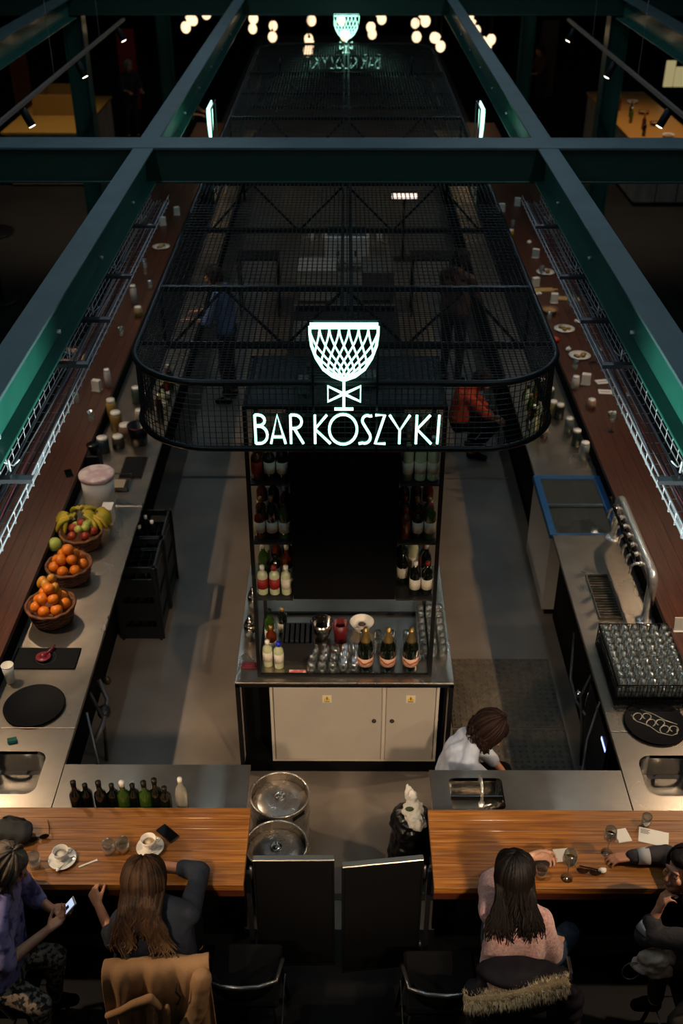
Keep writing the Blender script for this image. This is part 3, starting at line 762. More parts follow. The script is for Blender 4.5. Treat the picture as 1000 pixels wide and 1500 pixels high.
for i, y in enumerate((6.0, 6.35)):
    t = thing('cocktail_shaker', f'steel cocktail shaker at the left edge of the back bar, {["nearer","farther"][i]} of two', 'shaker', (-.70, y, .922))
    MB().lathe([(0, 0), (.035, 0), (.045, .13), (.04, .15)], n=20).build('tin', steelclean, t); MB().lathe([(.04, .15), (.028, .185), (.018, .195), (.018, .215), (0, .22)], n=20).build('lid', steelclean, t)

# ---- kegs
def keg(label, x, y, z=0):
    t = thing('beer_keg', label, 'keg', (x, y, z), random.uniform(0, 6)); r = .2
    MB().lathe([(0, .03), (.15, .03), (.185, .06), (.197, .11), (.197, .15), (.203, .158), (.197, .166), (.197, .36), (.203, .368), (.197, .376), (.197, .42), (.185, .465), (.15, .488), (.06, .497), (0, .497)], n=40).build('body', kegm, t)
    ch = [(.196, .43), (.2, .45), (.2, .515), (.204, .522), (.204, .530), (.198, .533), (.190, .530), (.190, .522), (.194, .515), (.194, .45), (.19, .43)]
    MB().lathe(ch, n=40, close=True).build('top_chime', kegm, t)
    MB().lathe([(a, .53 - b) for a, b in ch], n=40, close=True).build('bottom_chime', kegm, t)
    MB().lathe([(.04, .495), (.04, .512), (.034, .515), (.034, .505), (.018, .505), (.016, .514), (0, .514)], n=24).build('valve', steelclean, t)
    for a in (0, 180):
        M = Matrix.Rotation(R(a), 3, 'Z'); MB().bbox(-.05, .05, .1955, .2015, .465, .50, .002, M=M).build('hand_hole', blackm, t)
    return t
keg('stainless steel beer keg, rear of the two at the gate', -.435, 4.86)
keg('stainless steel beer keg, front of the two at the gate', -.435, 4.44)
# ---- bin bag
t = thing('rubbish_bag', 'black rubbish bag with crumpled white paper in its open top, right of the gate', 'bag', (.445, 4.69, 0))
mb = MB(); mb.ell((0, 0, .22), (.15, .17, .22)); mb.ell((0, .02, .42), (.14, .16, .14)); mb.ell((.0, 0, .1), (.15, .17, .1))
blob('bag', mb, mat('bin_bag', '#0c0c0e', .28), t, .012, 3, lambda c: .018*noise.noise(c*14) + .012*noise.noise(c*31))
mb = MB(); mb.ell((.01, 0, .56), (.07, .10, .06)); mb.ell((.0, .07, .61), (.035, .05, .06)); mb.ell((.03, -.09, .56), (.06, .06, .05)); mb.ell((-.02, .12, .63), (.018, .05, .03))
blob('crumpled_paper', mb, mat('crumpled', '#cfcabd', .8), t, .009, 1, lambda c: .018*noise.noise(c*30) + .01*noise.noise(c*60))
MB().ell((-.02, -.03, .615), (.03, .018, .012), 8, 6).build('green_scrap', mat('scrap', '#3f4a22', .7), t)

# ================================================================ RIGHT ARM
# perforated mats
def matt(label, x0, x1, y0, y1):
    t = thing('floor_mat', label, 'mat', ((x0+x1)/2, (y0+y1)/2, 0)); w_, d_ = x1-x0, y1-y0
    MB().bbox(-w_/2, w_/2, -d_/2, d_/2, 0, .01, .003).build('base', rubber, t)
    mb = MB(); n = int(w_/.05); m2 = int(d_/.05)
    for i in range(n):
        for j in range(m2):
            x = -w_/2 + (i+.5)*w_/n; y = -d_/2 + (j+.5)*d_/m2
            mb.add([(x-.017, y, .0101), (x, y-.017, .0101), (x+.017, y, .0101), (x, y+.017, .0101), (x, y, .019)], [(0, 1, 4), (1, 2, 4), (2, 3, 4), (3, 0, 4)])
    tag(mb.build('studs', rubber, t), kind='stuff')
matt('studded dark rubber mat on the floor by the crouching bartender, nearer one', .86, 1.74, 5.2, 6.0)
matt('studded dark rubber mat on the floor right of the back bar, farther one', .86, 1.74, 6.02, 6.84)

# freezer
t = thing('chest_freezer', 'chest freezer with blue-framed sliding glass lid in the right bar arm', 'freezer', (2.07, 7.91, 0))
mb = MB().box(-.295, -.275, -.475, .475, .08, .86); mb.box(.275, .295, -.475, .475, .08, .86); mb.box(-.275, .275, -.475, -.455, .08, .86); mb.box(-.275, .275, .455, .475, .08, .86); mb.box(-.275, .275, -.455, .455, .08, .45)
mb.build('body', mat('freezer_grey', '#a3a09c', .45), t)
MB().box(-.26, .26, -.44, .44, 0, .08).build('plinth', black, t)
mb = MB()
mb.bbox(-.31, -.25, -.49, .49, .86, .91); mb.bbox(.25, .31, -.49, .49, .86, .91); mb.bbox(-.25, .25, .43, .49, .86, .91); mb.bbox(-.25, .25, -.49, -.455, .86, .90)
mb.build('blue_rim', blue, t)
MB().box(-.25, .25, -.04, .43, .895, .900).build('glass_lid', mat('lid_glass', '#9aa09a', .04, trans=.9), t)
MB().box(-.25, .25, -.455, .0, .882, .887).build('glass_lid', mat('lid_glass', '#9aa09a', .04, trans=.9), t)
MB().bbox(-.25, .25, -.005, .012, .887, .903).build('lid_handle', mat('blue_dark', '#143a60', .4), t)
random.seed(5)
for i in range(12):
    MB().bbox(-.22+.15*(i % 3), -.10+.15*(i % 3), -.42+.2*(i//3), -.25+.2*(i//3), .45, .5+.05*random.random()).build('frozen_pack', mat(['pk1','pk2','pk3'][i % 3], ['#4a4238', '#2f3438', '#5a4d40'][i % 3], .5), t)

# beer tap tower
t = thing('beer_tap_tower', 'polished steel beer tower arching along the right counter with seven taps', 'beer taps', (2.295, 6.25, .90))
arcp = [(0, 0, 0), (0, 0, .34)] + [(0, .08 - .08*math.cos(a), .34 + .08*math.sin(a)) for a in [R(20), R(45), R(70), R(90)]] + [(0, 1.05, .42)] + [(0, 1.05 + .08*math.sin(a), .34+.08*math.cos(a)) for a in [R(20), R(45), R(70), R(90)]] + [(0, 1.13, 0)]
MB().tube(arcp, .038, 18).build('arched_pipe', chrome, t)
for y in (0, 1.13): MB().lathe([(.075, 0), (.075, .012), (.05, .018), (.045, .02)], (0, y, 0), 22).build('flange', chrome, t)
for k in range(7):
    y = .17 + k*.128
    tp = MB().tube([(-.03, y, .42), (-.10, y, .42), (-.125, y, .40), (-.13, y, .33)], [.013, .013, .012, .009], 10).build('tap', chrome, t)
    MB().tube([(-.105, y, .43), (-.115, y, .47), (-.14, y, .53)], [.006, .012, .016], 8).build('tap_handle', blackg, tp)
    MB().lathe([(.018, 0), (.022, .01), (.018, .02)], (-.07, y, .42), 12, M=Matrix.Rotation(R(90), 3, 'Y')).build('collar', chrome, tp)
# drip tray
t = thing('drip_tray', 'sunken steel drip tray with slotted grille beneath the beer taps', 'drip tray', (2.04, 6.55, .90))
mb = MB().box(-.09, .09, -.28, -.27, 0, .02); mb.box(-.09, .09, .27, .28, 0, .02); mb.box(-.09, -.08, -.27, .27, 0, .02); mb.box(.08, .09, -.27, .27, 0, .02); mb.box(-.08, .08, -.27, .27, 0, .003); mb.build('tray', mat('tray_brown_steel', '#6b6255', .35, .9), t)
mb = MB()
for i in range(17): mb.box(-.08, .08, -.262+.0325*i, -.250+.0325*i, .010, .015)
tag(mb.build('grille', mat('tray_brown_steel', '#6b6255', .35, .9), t), kind='stuff')
# crate of tumblers
t = thing('glass_crate', 'black wire crate packed with upturned tumblers on the right counter', 'crate', (2.115, 5.655, .90))
cw, cd, ch_ = .25, .33, .19
mb = MB()
for z in (.01, .05, .09, .13, .17): mb.tube([(-cw, -cd, z), (cw, -cd, z), (cw, cd, z), (-cw, cd, z)], .003, 5, closed=True, smooth=False)
for i in range(21):
    x = -cw + i*.025
    for s in (-1, 1): mb.tube([(x, s*cd, 0), (x, s*cd, ch_)], .0028, 4, smooth=False)
for i in range(27):
    y = -cd + i*.0253
    for s in (-1, 1): mb.tube([(s*cw, y, 0), (s*cw, y, ch_)], .0028, 4, smooth=False)
tag(mb.build('wire_wall', black, t), kind='stuff')
MB().tube([(-cw, -cd, ch_), (cw, -cd, ch_), (cw, cd, ch_), (-cw, cd, ch_)], .007, 6, closed=True, smooth=False).build('rim', black, t)
MB().box(-cw, cw, -cd, cd, .0, .006).build('base', plastic_b, t); MB().box(-cw+.01, cw-.01, -cd+.01, cd-.01, .07, .075).build('inner_shelf', plastic_b, t)
for ix in range(7):
    for iy in range(9):
        tumbler(f'upturned tumbler in the wire crate, {O9[ix]} column from the left, {O9[iy]} row back', (1.90 + ix*.0715, 5.37 + iy*.0715, .977 + .02), True, 'tumblers in the wire crate')
# round trays
def tray(label, x, y, z=.90):
    t = thing('round_tray', label, 'tray', (x, y, z))
    MB().lathe([(0, 0), (.19, 0), (.205, .018), (.21, .02), (.2, .02), (.186, .005), (0, .005)], n=48).build('tray', mat('tray_black', '#08080a', .7, spec=.15), t)
    return t
tray('empty round black tray on the left counter', -2.135, 5.30)
t = tray('round black tray with a silver swirling emblem on the right counter', 2.10, 5.15)
mb = MB(); M = Matrix.Rotation(R(-38), 3, 'Z') @ Matrix.Scale(1.35, 3)
def sw(pts): mb.tube([M @ V((a, b, .0065)) for a, b in pts], .004, 5, flat=.4)
for k in range(6):
    c0 = -.09 + k*.036; sw([(c0 + .020*math.cos(R(d)), (.02 if k % 2 else -.012) + (.022 if k % 2 else .03)*math.sin(R(d))) for d in range(-30, 290, 25)])
sw([(-.12, -.02), (-.08, -.045), (-.02, -.035), (.04, -.05), (.10, -.03)]); sw([(-.10, .045), (-.03, .055), (.03, .05), (.09, .06)]); sw([(.1, -.03), (.115, .0), (.1, .03)])
mb.build('emblem', mat('silver_print', '#a8a294', .4, .5), t)
# small things on the right counter
t = thing('white_notice', 'small white card standing at the right photo edge by the wire crate', 'card', (2.45, 5.95, 1.05)); MB().box(-.04, .04, -.004, .004, 0, .11, M=Matrix.Rotation(R(-15), 3, 'X')).build('card', paper, t); MB().bbox(-.045, .045, -.015, .03, -.0, .008).build('foot', plastic_w, t)
# led display
t = thing('undercounter_fridge', 'black undercounter fridge with a small blue-white lit display, right arm', 'fridge', (2.06, 5.45, 0))
MB().bbox(-.23, -.015, -.3, .35, .03, .84).build('body', black, t); MB().bbox(-.25, -.232, -.28, .33, .06, .72).build('door', blackg, t)
MB().box(-.2535, -.2505, -.27, -.14, .60, .625).build('display', mat('led_blue', '#9fb0ff', .3, emit=2.5), t); MB().tube([(-.262, .28, .2), (-.27, .28, .25), (-.27, .28, .6), (-.262, .28, .65)], .006, 8).build('handle', steelclean, t)
t = thing('hose', 'thin pale hose looping below the right counter edge', 'hose', (1.79, 5.1, 0))
MB().tube([(0, .35, .75), (-.05, .3, .5), (-.09, .15, .2), (-.07, -.05, .03), (-.02, -.25, .02)], .008, 8).build('hose', mat('hose_grey', '#77757a', .5), t); MB().cyl((0, .35, .75), (.02, .37, .80), .013, n=10).build('coupling', steelclean, t)
# paper / food clutter on the arms is placed in the next part

# ================================================================ LEFT ARM ITEMS
def basket(label, x, y, r, h, rz=0):
    t = thing('wicker_basket', label, 'basket', (x, y, .90), rz)
    mb = MB(); n = 28
    mb.lathe([(0, .005), (r*.72, .005), (r*.76, .012), (r*.97, h), (r*.93, h), (r*.70, .02), (0, .02)], n=n); mb.build('liner', wicker, t)
    mb = MB()
    for i in range(8):
        z = .012 + i*(h-.012)/7.5; rr = r*.76 + (r*.97-r*.76)*z/h + .004
        mb.tube([((rr + .005*(-1)**(k + i))*math.cos(2*math.pi*k/n), (rr + .005*(-1)**(k+i))*math.sin(2*math.pi*k/n), z) for k in range(n)], .007, 5, closed=True)
    tag(mb.build('weave', wicker, t), kind='stuff')
    mb = MB(); mb.tube([(r*math.cos(a), r*math.sin(a), h + .004*math.sin(a*12)) for a in [2*math.pi*k/48 for k in range(48)]], .012, 8, closed=True); mb.build('braided_rim', wicker, t)
    return t
B1 = (-2.235, 6.27); B2 = (-2.215, 6.80); B3 = (-2.215, 7.27)
basket('round wicker basket of oranges, nearest on the left counter', *B1, .182, .14)
basket('wicker basket of oranges, behind the nearest one', *B2, .178, .13)
basket('wicker basket under the apples and bananas', *B3, .175, .13)
random.seed(11)
def fruit(name, label, loc, r, m, group, stretch=(1, 1, .93), stem=True):
    t = thing(name, label, name.replace('_', ' ').split()[-1], loc, random.uniform(0, 6), group)
    t.rotation_euler = (random.uniform(-.6, .6), random.uniform(-.6, .6), random.uniform(0, 6))
    prof = [(r*math.sin(a)*stretch[0], -r*stretch[2]*math.cos(a)) for a in [math.pi*k/12 for k in range(13)]]
    prof[-1] = (0, r*stretch[2]*.94); prof[0] = (0, -r*stretch[2]*.96)
    MB().lathe(prof, n=16).build('flesh', m, t)
    if stem: MB().cyl((0, 0, r*stretch[2]*.9), (0, 0, r*stretch[2]*1.02), .004, .003, 6).build('stem', mat('fruit_stem', '#4a4a20', .8), t)
    return t
def pile(cx, cy, R0, z0, mk, n1, n2, n3=1):
    i = 0
    for k in range(n1):
        a = 2*math.pi*k/n1; mk(i, (cx + R0*math.cos(a), cy + R0*math.sin(a), z0)); i += 1
    for k in range(n2):
        a = 2*math.pi*(k+.5)/n2; mk(i, (cx + R0*.56*math.cos(a), cy + R0*.56*math.sin(a), z0+.07)); i += 1
    for k in range(n3): mk(i, (cx + .01, cy, z0+.135)); i += 1
cm = ['front', 'right', 'back', 'left']
PLC = ['right rim', 'rear right rim', 'rear left rim', 'left rim', 'front left rim', 'front rim, left of centre', 'front right rim', 'upper layer, rear right', 'upper layer, rear left', 'upper layer, front left', 'upper layer, front right', 'on the very top']
def side_of(a): return ['right', 'rear', 'left', 'front'][int(((math.degrees(a)+45) % 360)//90)]
pile(*B1, .108, 1.048, lambda i, p: fruit('orange', f'orange in the nearest fruit basket, {PLC[i]}', p, random.uniform(.043, .050), orange, 'oranges in the nearest basket'), 7, 4, 1)
pile(*B2, .112, 1.035, lambda i, p: fruit('orange', f'orange in the second fruit basket, {PLC[i]}', p, random.uniform(.042, .049), orange, 'oranges in the second basket'), 7, 4, 1)
for i, (dx, dy, dz) in enumerate(((-.03, -.02, .15), (.04, -.05, .14), (.0, .05, .16), (-.07, .02, .15))):
    fruit('mango', f'yellow-orange mango lying on the nearest oranges, {["left","front","rear","far left"][i]}', (B1[0]+dx, B1[1]+dy+.08, 1.02+dz), .036, mat('mango_skin', '#c98a2c', .4, color2='#b4762a', scale=8), 'mangoes', (1, 1, 1.5))
kinds = [('apple', applered, 'dark red'), ('apple', applered, 'red and yellow'), ('lime', greenf, 'green'), ('apple', applered, 'wine-red'), ('pear', greenf, 'yellow-green'), ('apple', applered, 'streaked red'), ('lime', greenf, 'pale green')]
for i in range(10):
    kd, m, cl = kinds[i % 7]; a = R(-150 + i*30); rr = .11 if i % 2 else .06
    fruit(kd, f'{cl} {kd} in the third basket, in front of the bananas, {["far left","left","centre left","front left","front","front right","centre right","right","far right","rear right"][i]}', (B3[0] + rr*math.cos(a), B3[1] - .02 + rr*math.sin(a)*.8, 1.05 + (.045 if i % 2 == 0 else 0)), .036, m, 'apples and limes in the third basket')
def bananas(label, loc, rz):
    t = thing('banana_bunch', label, 'bananas', loc, rz)
    for k in range(6):
        a = R(-50 + k*20); pts = []; rs = []
        for j in range(9):
            f = j/8; ang = f*1.7
            x = .11*math.sin(ang); z = .11*(math.cos(ang)-1)*.9 + .03
            pts.append((x*math.cos(a) + .0, x*math.sin(a)*1.0 + (k-2.5)*.012, z + .02)); rs.append([.006, .008, .014, .0175, .0185, .018, .016, .011, .004][j])
        MB().tube(pts, rs, 8).build('banana', yellow, t)
    MB().cyl((-.01, 0, .045), (.012, 0, .052), .014, .018, 8).build('crown', mat('banana_crown', '#5e5420', .8), t)
    return t
for i, (dx, dy, dz, rz) in enumerate(((-.09, .06, .20, 2.6), (.0, .10, .22, .4), (.07, .08, .2, -.8), (-.02, .17, .22, 1.6), (-.13, .13, .19, 3.6), (.10, .17, .19, .2))):
    bananas(f'bunch of yellow bananas heaped on the third basket, {["front left","middle","front right","rear","far left","rear right"][i]}', (B3[0]+dx, B3[1]+dy+.02, .86+dz), rz)
fruit('melon', 'yellow-green melon at the left edge of the third basket', (-2.41, 7.12, 1.0), .062, greenf, None)
t = thing('lidded_tub', 'round white tub with a pink-patterned lid behind the bananas', 'tub', (-2.19, 7.90, .90)); t.scale = (1.18, 1.18, 1.1)
MB().lathe([(0, 0), (.11, 0), (.125, .27), (0, .27)], n=32).build('tub', plastic_w, t)
MB().lathe([(.13, .262), (.134, .27), (.134, .292), (.12, .297), (0, .297)], n=36).build('lid', mat('pink_lid', '#b99a9a', .5, color2='#d2c0b8', scale=14, lo=.45, hi=.6), t)
t = thing('container', 'white paper box beside the fruit baskets on the counter edge', 'box', (-2.06, 7.62, .90)); MB().bbox(-.045, .045, -.06, .06, 0, .15, .004).build('box', paper, t); MB().bbox(-.048, .048, -.063, .063, .15, .16, .003).build('lid', plastic_w, t)
t = thing('cutting_board', 'black rectangular induction plate set on the left counter below the fruit', 'hob', (-2.175, 5.80, .90)); t.name = 'induction_hob'
MB().bbox(-.235, .235, -.115, .115, 0, .012, .004).build('glass_plate', mat('hob_black', '#070708', .6, spec=.15), t); MB().lathe([(.07, 0), (.072, .001), (.074, 0)], (0, 0, .0125), 28, close=True).build('ring_mark', mat('ring_grey', '#3a3a3c', .5), t)
t = thing('strainer', 'small dark red citrus press lying on the black plate', 'kitchen tool', (-2.19, 5.79, .913)); t.name = 'citrus_press'
MB().lathe([(0, .0), (.045, 0), (.055, .02), (.05, .022), (.03, .01), (.022, .03), (0, .05)], n=20).build('dish', mat('dark_red2', '#6a1420', .35), t); MB().tube([(.02, .03, .02), (.05, .10, .02), (.055, .13, .018)], [.01, .009, .006], 8).build('handle', mat('dark_red2', '#6a1420', .35), t)
t = thing('paper_cups', 'white paper cup at the left photo edge by the black plate', 'cup', (-2.37, 5.56, .90)); t.name = 'paper_cup'
MB().lathe([(0, 0), (.03, 0), (.042, .15), (.038, .15), (.027, .005), (0, .005)], n=22).build('cup', paper, t); MB().tube([(.042*math.cos(a), .042*math.sin(a), .15) for a in [R(d) for d in range(0, 360, 20)]], .003, 6, closed=True).build('rolled_rim', paper, t)
t = thing('sponge', 'small teal sponge beside the left corner sink', 'sponge', (-2.20, 4.97, .90), .3); MB().bbox(-.03, .03, -.02, .02, 0, .018, .006).build('foam', mat('teal_sponge', '#127468', .8, bump=.4, bscale=200), t); MB().bbox(-.03, .03, -.02, .02, .018, .024, .002).build('scouring_side', mat('teal_dark', '#0c4a44', .9), t)
t = thing('hob', 'small black square plate on the left counter beyond the tub', 'hob', (-2.005, 8.53, .90)); MB().bbox(-.10, .10, -.19, .19, 0, .02, .004).build('plate', blackg, t); MB().bbox(-.11, .11, -.2, .2, 0, .008, .003).build('frame', mat('rust_frame', '#4a3a30', .5, .4), t)
# bottles in the front left rail
xs = [-1.62, -1.56, -1.47, -1.40, -1.33, -1.275, -1.20, -1.14, -1.08, -.985]
for i, x in enumerate(xs):
    p = ['wine', 'spirit', 'wine', 'spirit', 'wine', 'spirit', 'wine', 'wine', 'spirit', 'syrup'][i]
    m, cn = [(glassd, 'dark'), (glassd, 'dark'), (glassd, 'dark'), (glassd, 'dark'), (glassg, 'green'), (glassd, 'dark'), (glassg, 'green'), (glassd, 'dark'), (glassd, 'dark'), (mat('clear_syrup', '#b7b3a4', .1, trans=.5), 'clear')][i]
    bottle(p, f'{cn} bottle in the row behind the left wooden counter, {["first","second","third","fourth","fifth","sixth","seventh","eighth","ninth","tenth"][i]} from the left', (x, 4.345 + .02*(i % 2), .901), m, white if i in (4, 9) else foil, None, 'bottles behind the left wooden counter')
t = thing('plastic_crates', 'x', 'crate'); bpy.data.objects.remove(t)
crm = mat('crate_black', '#15181c', .4)
def crate(label, x, y, z, bottles=False):
    t = thing('bottle_crate', label, 'crate', (x, y, z)); w2, d2, h = .165, .215, .255
    mb = MB(); mb.box(-w2, w2, -d2, d2, 0, .01)
    for s in (-1, 1):
        mb.box(s*w2-.008, s*w2+.008, -d2, d2, 0, .13); mb.box(s*w2-.008, s*w2+.008, -d2, d2, .20, h); mb.box(-w2, w2, s*d2-.008, s*d2+.008, 0, .13); mb.box(-w2, w2, s*d2-.008, s*d2+.008, .2, h)
        for k in (-1, 1): mb.box(s*w2-.01, s*w2+.01, k*d2-.03, k*d2+.03, 0, h); mb.box(s*w2-.03, s*w2+.03, k*d2-.01, k*d2+.01, 0, h)
    mb.build('shell', crm, t)
    mb = MB()
    for k in range(1, 4): mb.box(-w2+k*w2/2-.002, -w2+k*w2/2+.002, -d2+.01, d2-.01, .01, .15)
    for k in range(1, 5): mb.box(-w2+.01, w2-.01, -d2+k*2*d2/5-.002, -d2+k*2*d2/5+.002, .01, .15)
    mb.build('dividers', crm, t); return t
for i in range(3): crate(f'black plastic bottle crate under the left counter, {["bottom","middle","topmost"][i]} of the nearer stack', -1.775, 7.33, i*.257)
for i in range(3): crate(f'black plastic bottle crate under the left counter, {["bottom","middle","topmost"][i]} of the farther stack', -1.775, 7.79, i*.257)
for i, (x, y) in enumerate(((-1.83, 7.72), (-1.73, 7.80), (-1.80, 7.88))):
    bottle('spirit', f'small white-capped bottle in the topmost farther crate, {["front","middle","rear"][i]}', (x, y, .53), glassd, white, None, n=12)
# machinery and hoses under the left counter
t = thing('pipework', 'tangle of grey pipes and fittings below the left counter edge', 'pipes', (-1.82, 5.55, 0))
for k, pts in enumerate([[(0, 0, .8), (.05, .05, .5), (.03, .1, .3), (0, .12, .0)], [(.0, .25, .7), (.06, .2, .55), (.06, .0, .5), (.02, -.15, .45)], [(.02, -.2, .8), (.07, -.3, .4), (.1, -.5, .1), (.08, -.7, .02)]]):
    MB().tube(pts, [.014, .02, .009][k], 10).build('pipe', mat('pipe_%d' % k, ['#4b4a4c', '#66605f', '#8a888c'][k], .4, .4), t)
MB().ell((.05, .1, .52), (.05, .06, .05), 12, 8).build('pump', mat('pump_grey', '#3d3a3c', .4, .5), t); MB().ell((.04, .33, .62), (.03, .03, .04), 12, 8).build('valve', mat('valve_brass', '#5a5030', .4, .7), t)
t = thing('pipework', 'black pipes with pale fittings below the right counter edge', 'pipes', (1.80, 5.75, 0))
for k, pts in enumerate([[(0, 0, .8), (-.05, .0, .6), (-.03, -.1, .35), (0, -.12, .0)], [(0, .6, .7), (-.06, .3, .5), (-.05, .1, .45), (-.02, -.1, .5)]]):
    MB().tube(pts, .012, 10).build('pipe', mat('pipe_0', '#4b4a4c', .4, .4), t)
MB().lathe([(0, 0), (.025, 0), (.03, .02), (.02, .05), (0, .05)], (-.05, .05, .55), 12).build('fitting', steelclean, t)

# ---- things on the two front wooden counters
def cup_saucer(n, x, y, rz, contents):
    s = thing('saucer', f'white saucer under the {n} coffee cup on the left wooden counter', 'saucer', (x, y, 1.05))
    MB().lathe([(0, 0), (.04, 0), (.045, .004), (.078, .014), (.08, .017), (.074, .016), (.03, .006), (0, .006)], n=32).build('dish', white, s); MB().lathe([(.034, .0065), (.036, .009), (.038, .0065)], n=24, close=True).build('well_ring', white, s)
    c = thing('coffee_cup', f'white coffee cup, {n} on the left wooden counter', 'cup', (x - .008, y + .012, 1.0575), rz)
    MB().lathe([(0, 0), (.024, 0), (.026, .004), (.040, .035), (.045, .062), (.042, .062), (.036, .034), (.02, .008), (0, .008)], n=30).build('bowl', white, c)
    MB().lathe([(0, .030), (.0335, .032), (0, .0325)], n=24).build('dregs', contents, c)
    MB().tube([(.041, 0, .052), (.058, 0, .055), (.064, 0, .04), (.054, 0, .024), (.036, 0, .022)], .0045, 8).build('handle', white, c)
    sp = thing('teaspoon', f'steel teaspoon on the {n} saucer', 'spoon', (x + .02, y - .045, 1.068), rz + .5)
    MB().tube([(-.03, 0, 0), (.03, 0, .006), (.06, 0, .008)], [.0035, .0025, .0035], 6).build('handle', chrome, sp); MB().ell((-.042, 0, 0), (.016, .011, .004), 12, 6).build('spoon_bowl', chrome, sp)
crema = mat('milk_foam', '#d8c9ae', .6, color2='#b08e66', scale=30)
cup_saucer('left', -1.60, 3.90, .35, mat('dregs', '#cfc6b6', .5)); cup_saucer('right', -1.115, 3.985, .2, crema)
t = thing('mobile_phone', 'black mobile phone lying on the left wooden counter', 'phone', (-1.03, 4.09, 1.05), R(-42))
MB().bbox(-.069, .069, -.034, .034, 0, .0075, .003).build('body', blackg, t); MB().box(-.06, .06, -.031, .031, .0076, .0079).build('screen', mat('screen_off', '#08090b', .05), t)
def wine_glass(label, x, y, h=.20, r=.038, fill=None, z=1.05, tilt=0):
    t = thing('wine_glass', label, 'wine glass', (x, y, z)); s = h/.2
    MB().lathe([(0, 0), (.034, 0), (.034, .0015), (.006, .006), (.004, .015), (.0038, .085*s), (.012, .093*s), (r*.9, .125*s), (r, .15*s), (r*.82, h), (r*.80, h), (r*.97, .15*s), (r*.86, .127*s), (.008, .098*s), (0, .096*s)], n=26).build('glass', glass, t)
    if fill: MB().lathe([(0, .099*s), (.009, .1*s), (r*.84, .128*s), (r*.93, .145*s), (0, .145*s)], n=22).build('wine', fill, t)
    return t
def water_glass(label, x, y, h=.09, r=.036, fill=None):
    t = thing('water_glass', label, 'drinking glass', (x, y, 1.05))
    MB().lathe([(0, 0), (r*.8, 0), (r, h*.5), (r*.95, h), (r*.92, h), (r*.96, h*.5), (r*.76, .008), (0, .008)], n=24).build('glass', glass, t)
    if fill: MB().lathe([(0, .009), (r*.74, .009), (r*.9, h*.4), (0, h*.4)], n=20).build('drink', fill, t)
    return t
water_glass('left one of two short glasses between the coffee cups', -1.345, 3.955, .085, .036)
water_glass('right one of two short glasses between the coffee cups', -1.265, 3.965, .09, .037, mat('pale_drink', '#a09060', .05, trans=.8))
water_glass('short glass standing by the purple-shirted woman on the counter', -1.745, 3.86, .09, .036)
t = thing('sugar_stick', 'white paper sugar stick lying right of the left coffee cup', 'sugar packet', (-1.455, 3.875, 1.05), R(28)); MB().bbox(-.05, .05, -.006, .006, 0, .005, .002).build('packet', paper, t); MB().box(.05, .058, -.007, .007, .001, .003).build('crimped_end', paper, t)
t = thing('sunglasses', 'dark sunglasses with open arms lying on the left counter', 'sunglasses', (-1.77, 4.04, 1.05), R(20))
for s in (-1, 1):
    MB().ell((s*.032, 0, .02), (.029, .004, .02), 14, 8).build('lens', blackg, t); MB().tube([(s*.064, 0, .03), (s*.068, .05, .03), (s*.066, .12, .012)], .003, 6).build('arm', mat('tortoise', '#3a1c12', .3), t)
MB().tube([(-.006, 0, .026), (0, -.004, .03), (.006, 0, .026)], .003, 6).build('bridge', blackg, t)
t = thing('handbag', 'soft grey-green bag lying on the counter at the left photo edge', 'bag', (-1.93, 4.07, 1.05))
mb = MB(); mb.ell((0, 0, .055), (.13, .09, .055)); mb.ell((.06, -.03, .05), (.07, .06, .05)); blob('bag', mb, mat('bag_grey', '#2a2925', .8), t, .01, 3, lambda c: .008*noise.noise(c*25)); MB().tube([(-.05, .05, .1), (0, .02, .15), (.07, .03, .11), (.1, .05, .04)], .006, 6).build('strap', mat('strap_dark', '#241a16', .6), t)
wg = wine_glass('wine glass of pale wine held at the right counter by the long-haired woman', 1.245, 3.79, .215, .042, mat('white_wine', '#b8a95c', .02, trans=.9))
wine_glass('wine glass with dark wine beside the outstretched hand on the right counter', 1.505, 3.965, .20, .038, mat('dark_wine', '#3a2a10', .1))
water_glass('low glass of amber drink near the dark-haired woman on the right counter', 1.10, 3.80, .075, .034, mat('amber_drink', '#7a3a10', .05, trans=.7))
water_glass('small empty glass at the top corner of the white paper, right counter', 1.775, 4.165, .08, .03)
t = thing('napkin', 'small square white napkin on the right wooden counter', 'napkin', (1.62, 4.085, 1.05), R(12)); MB().bbox(-.042, .042, -.048, .048, 0, .004, .001).build('sheet', paper, t); MB().bbox(-.04, .02, -.046, .0, .004, .007, .001).build('fold', paper, t)
t = thing('napkin', 'white paper napkin lying behind the long-haired woman\'s wine glass', 'napkin', (1.245, 3.945, 1.05), R(6)); MB().bbox(-.045, .045, -.045, .045, 0, .003, .001).build('sheet', paper, t); MB().bbox(-.043, .0, -.043, .043, .003, .005, .001).build('fold', paper, t)
t = thing('menu_card', 'larger white sheet with small dark print on the right wooden counter', 'paper', (1.80, 4.075, 1.05), R(-16)); MB().bbox(-.085, .085, -.055, .055, 0, .003, .001).build('sheet', paper, t)
mb = MB()
for k in range(4): mb.box(-.075, -.03 + .008*(k % 2), .012 + k*.009, .016 + k*.009, .003, .0034)
mb.build('print', mat('print_grey', '#56534c', .7), t)
t = thing('sunglasses', 'dark sunglasses folded on the right counter in front of the outstretched arm', 'sunglasses', (1.37, 3.815, 1.05), R(-12))
for s in (-1, 1):
    MB().ell((s*.034, 0, .022), (.032, .005, .022), 14, 8).build('lens', mat('brown_lens', '#2a160c', .1), t)
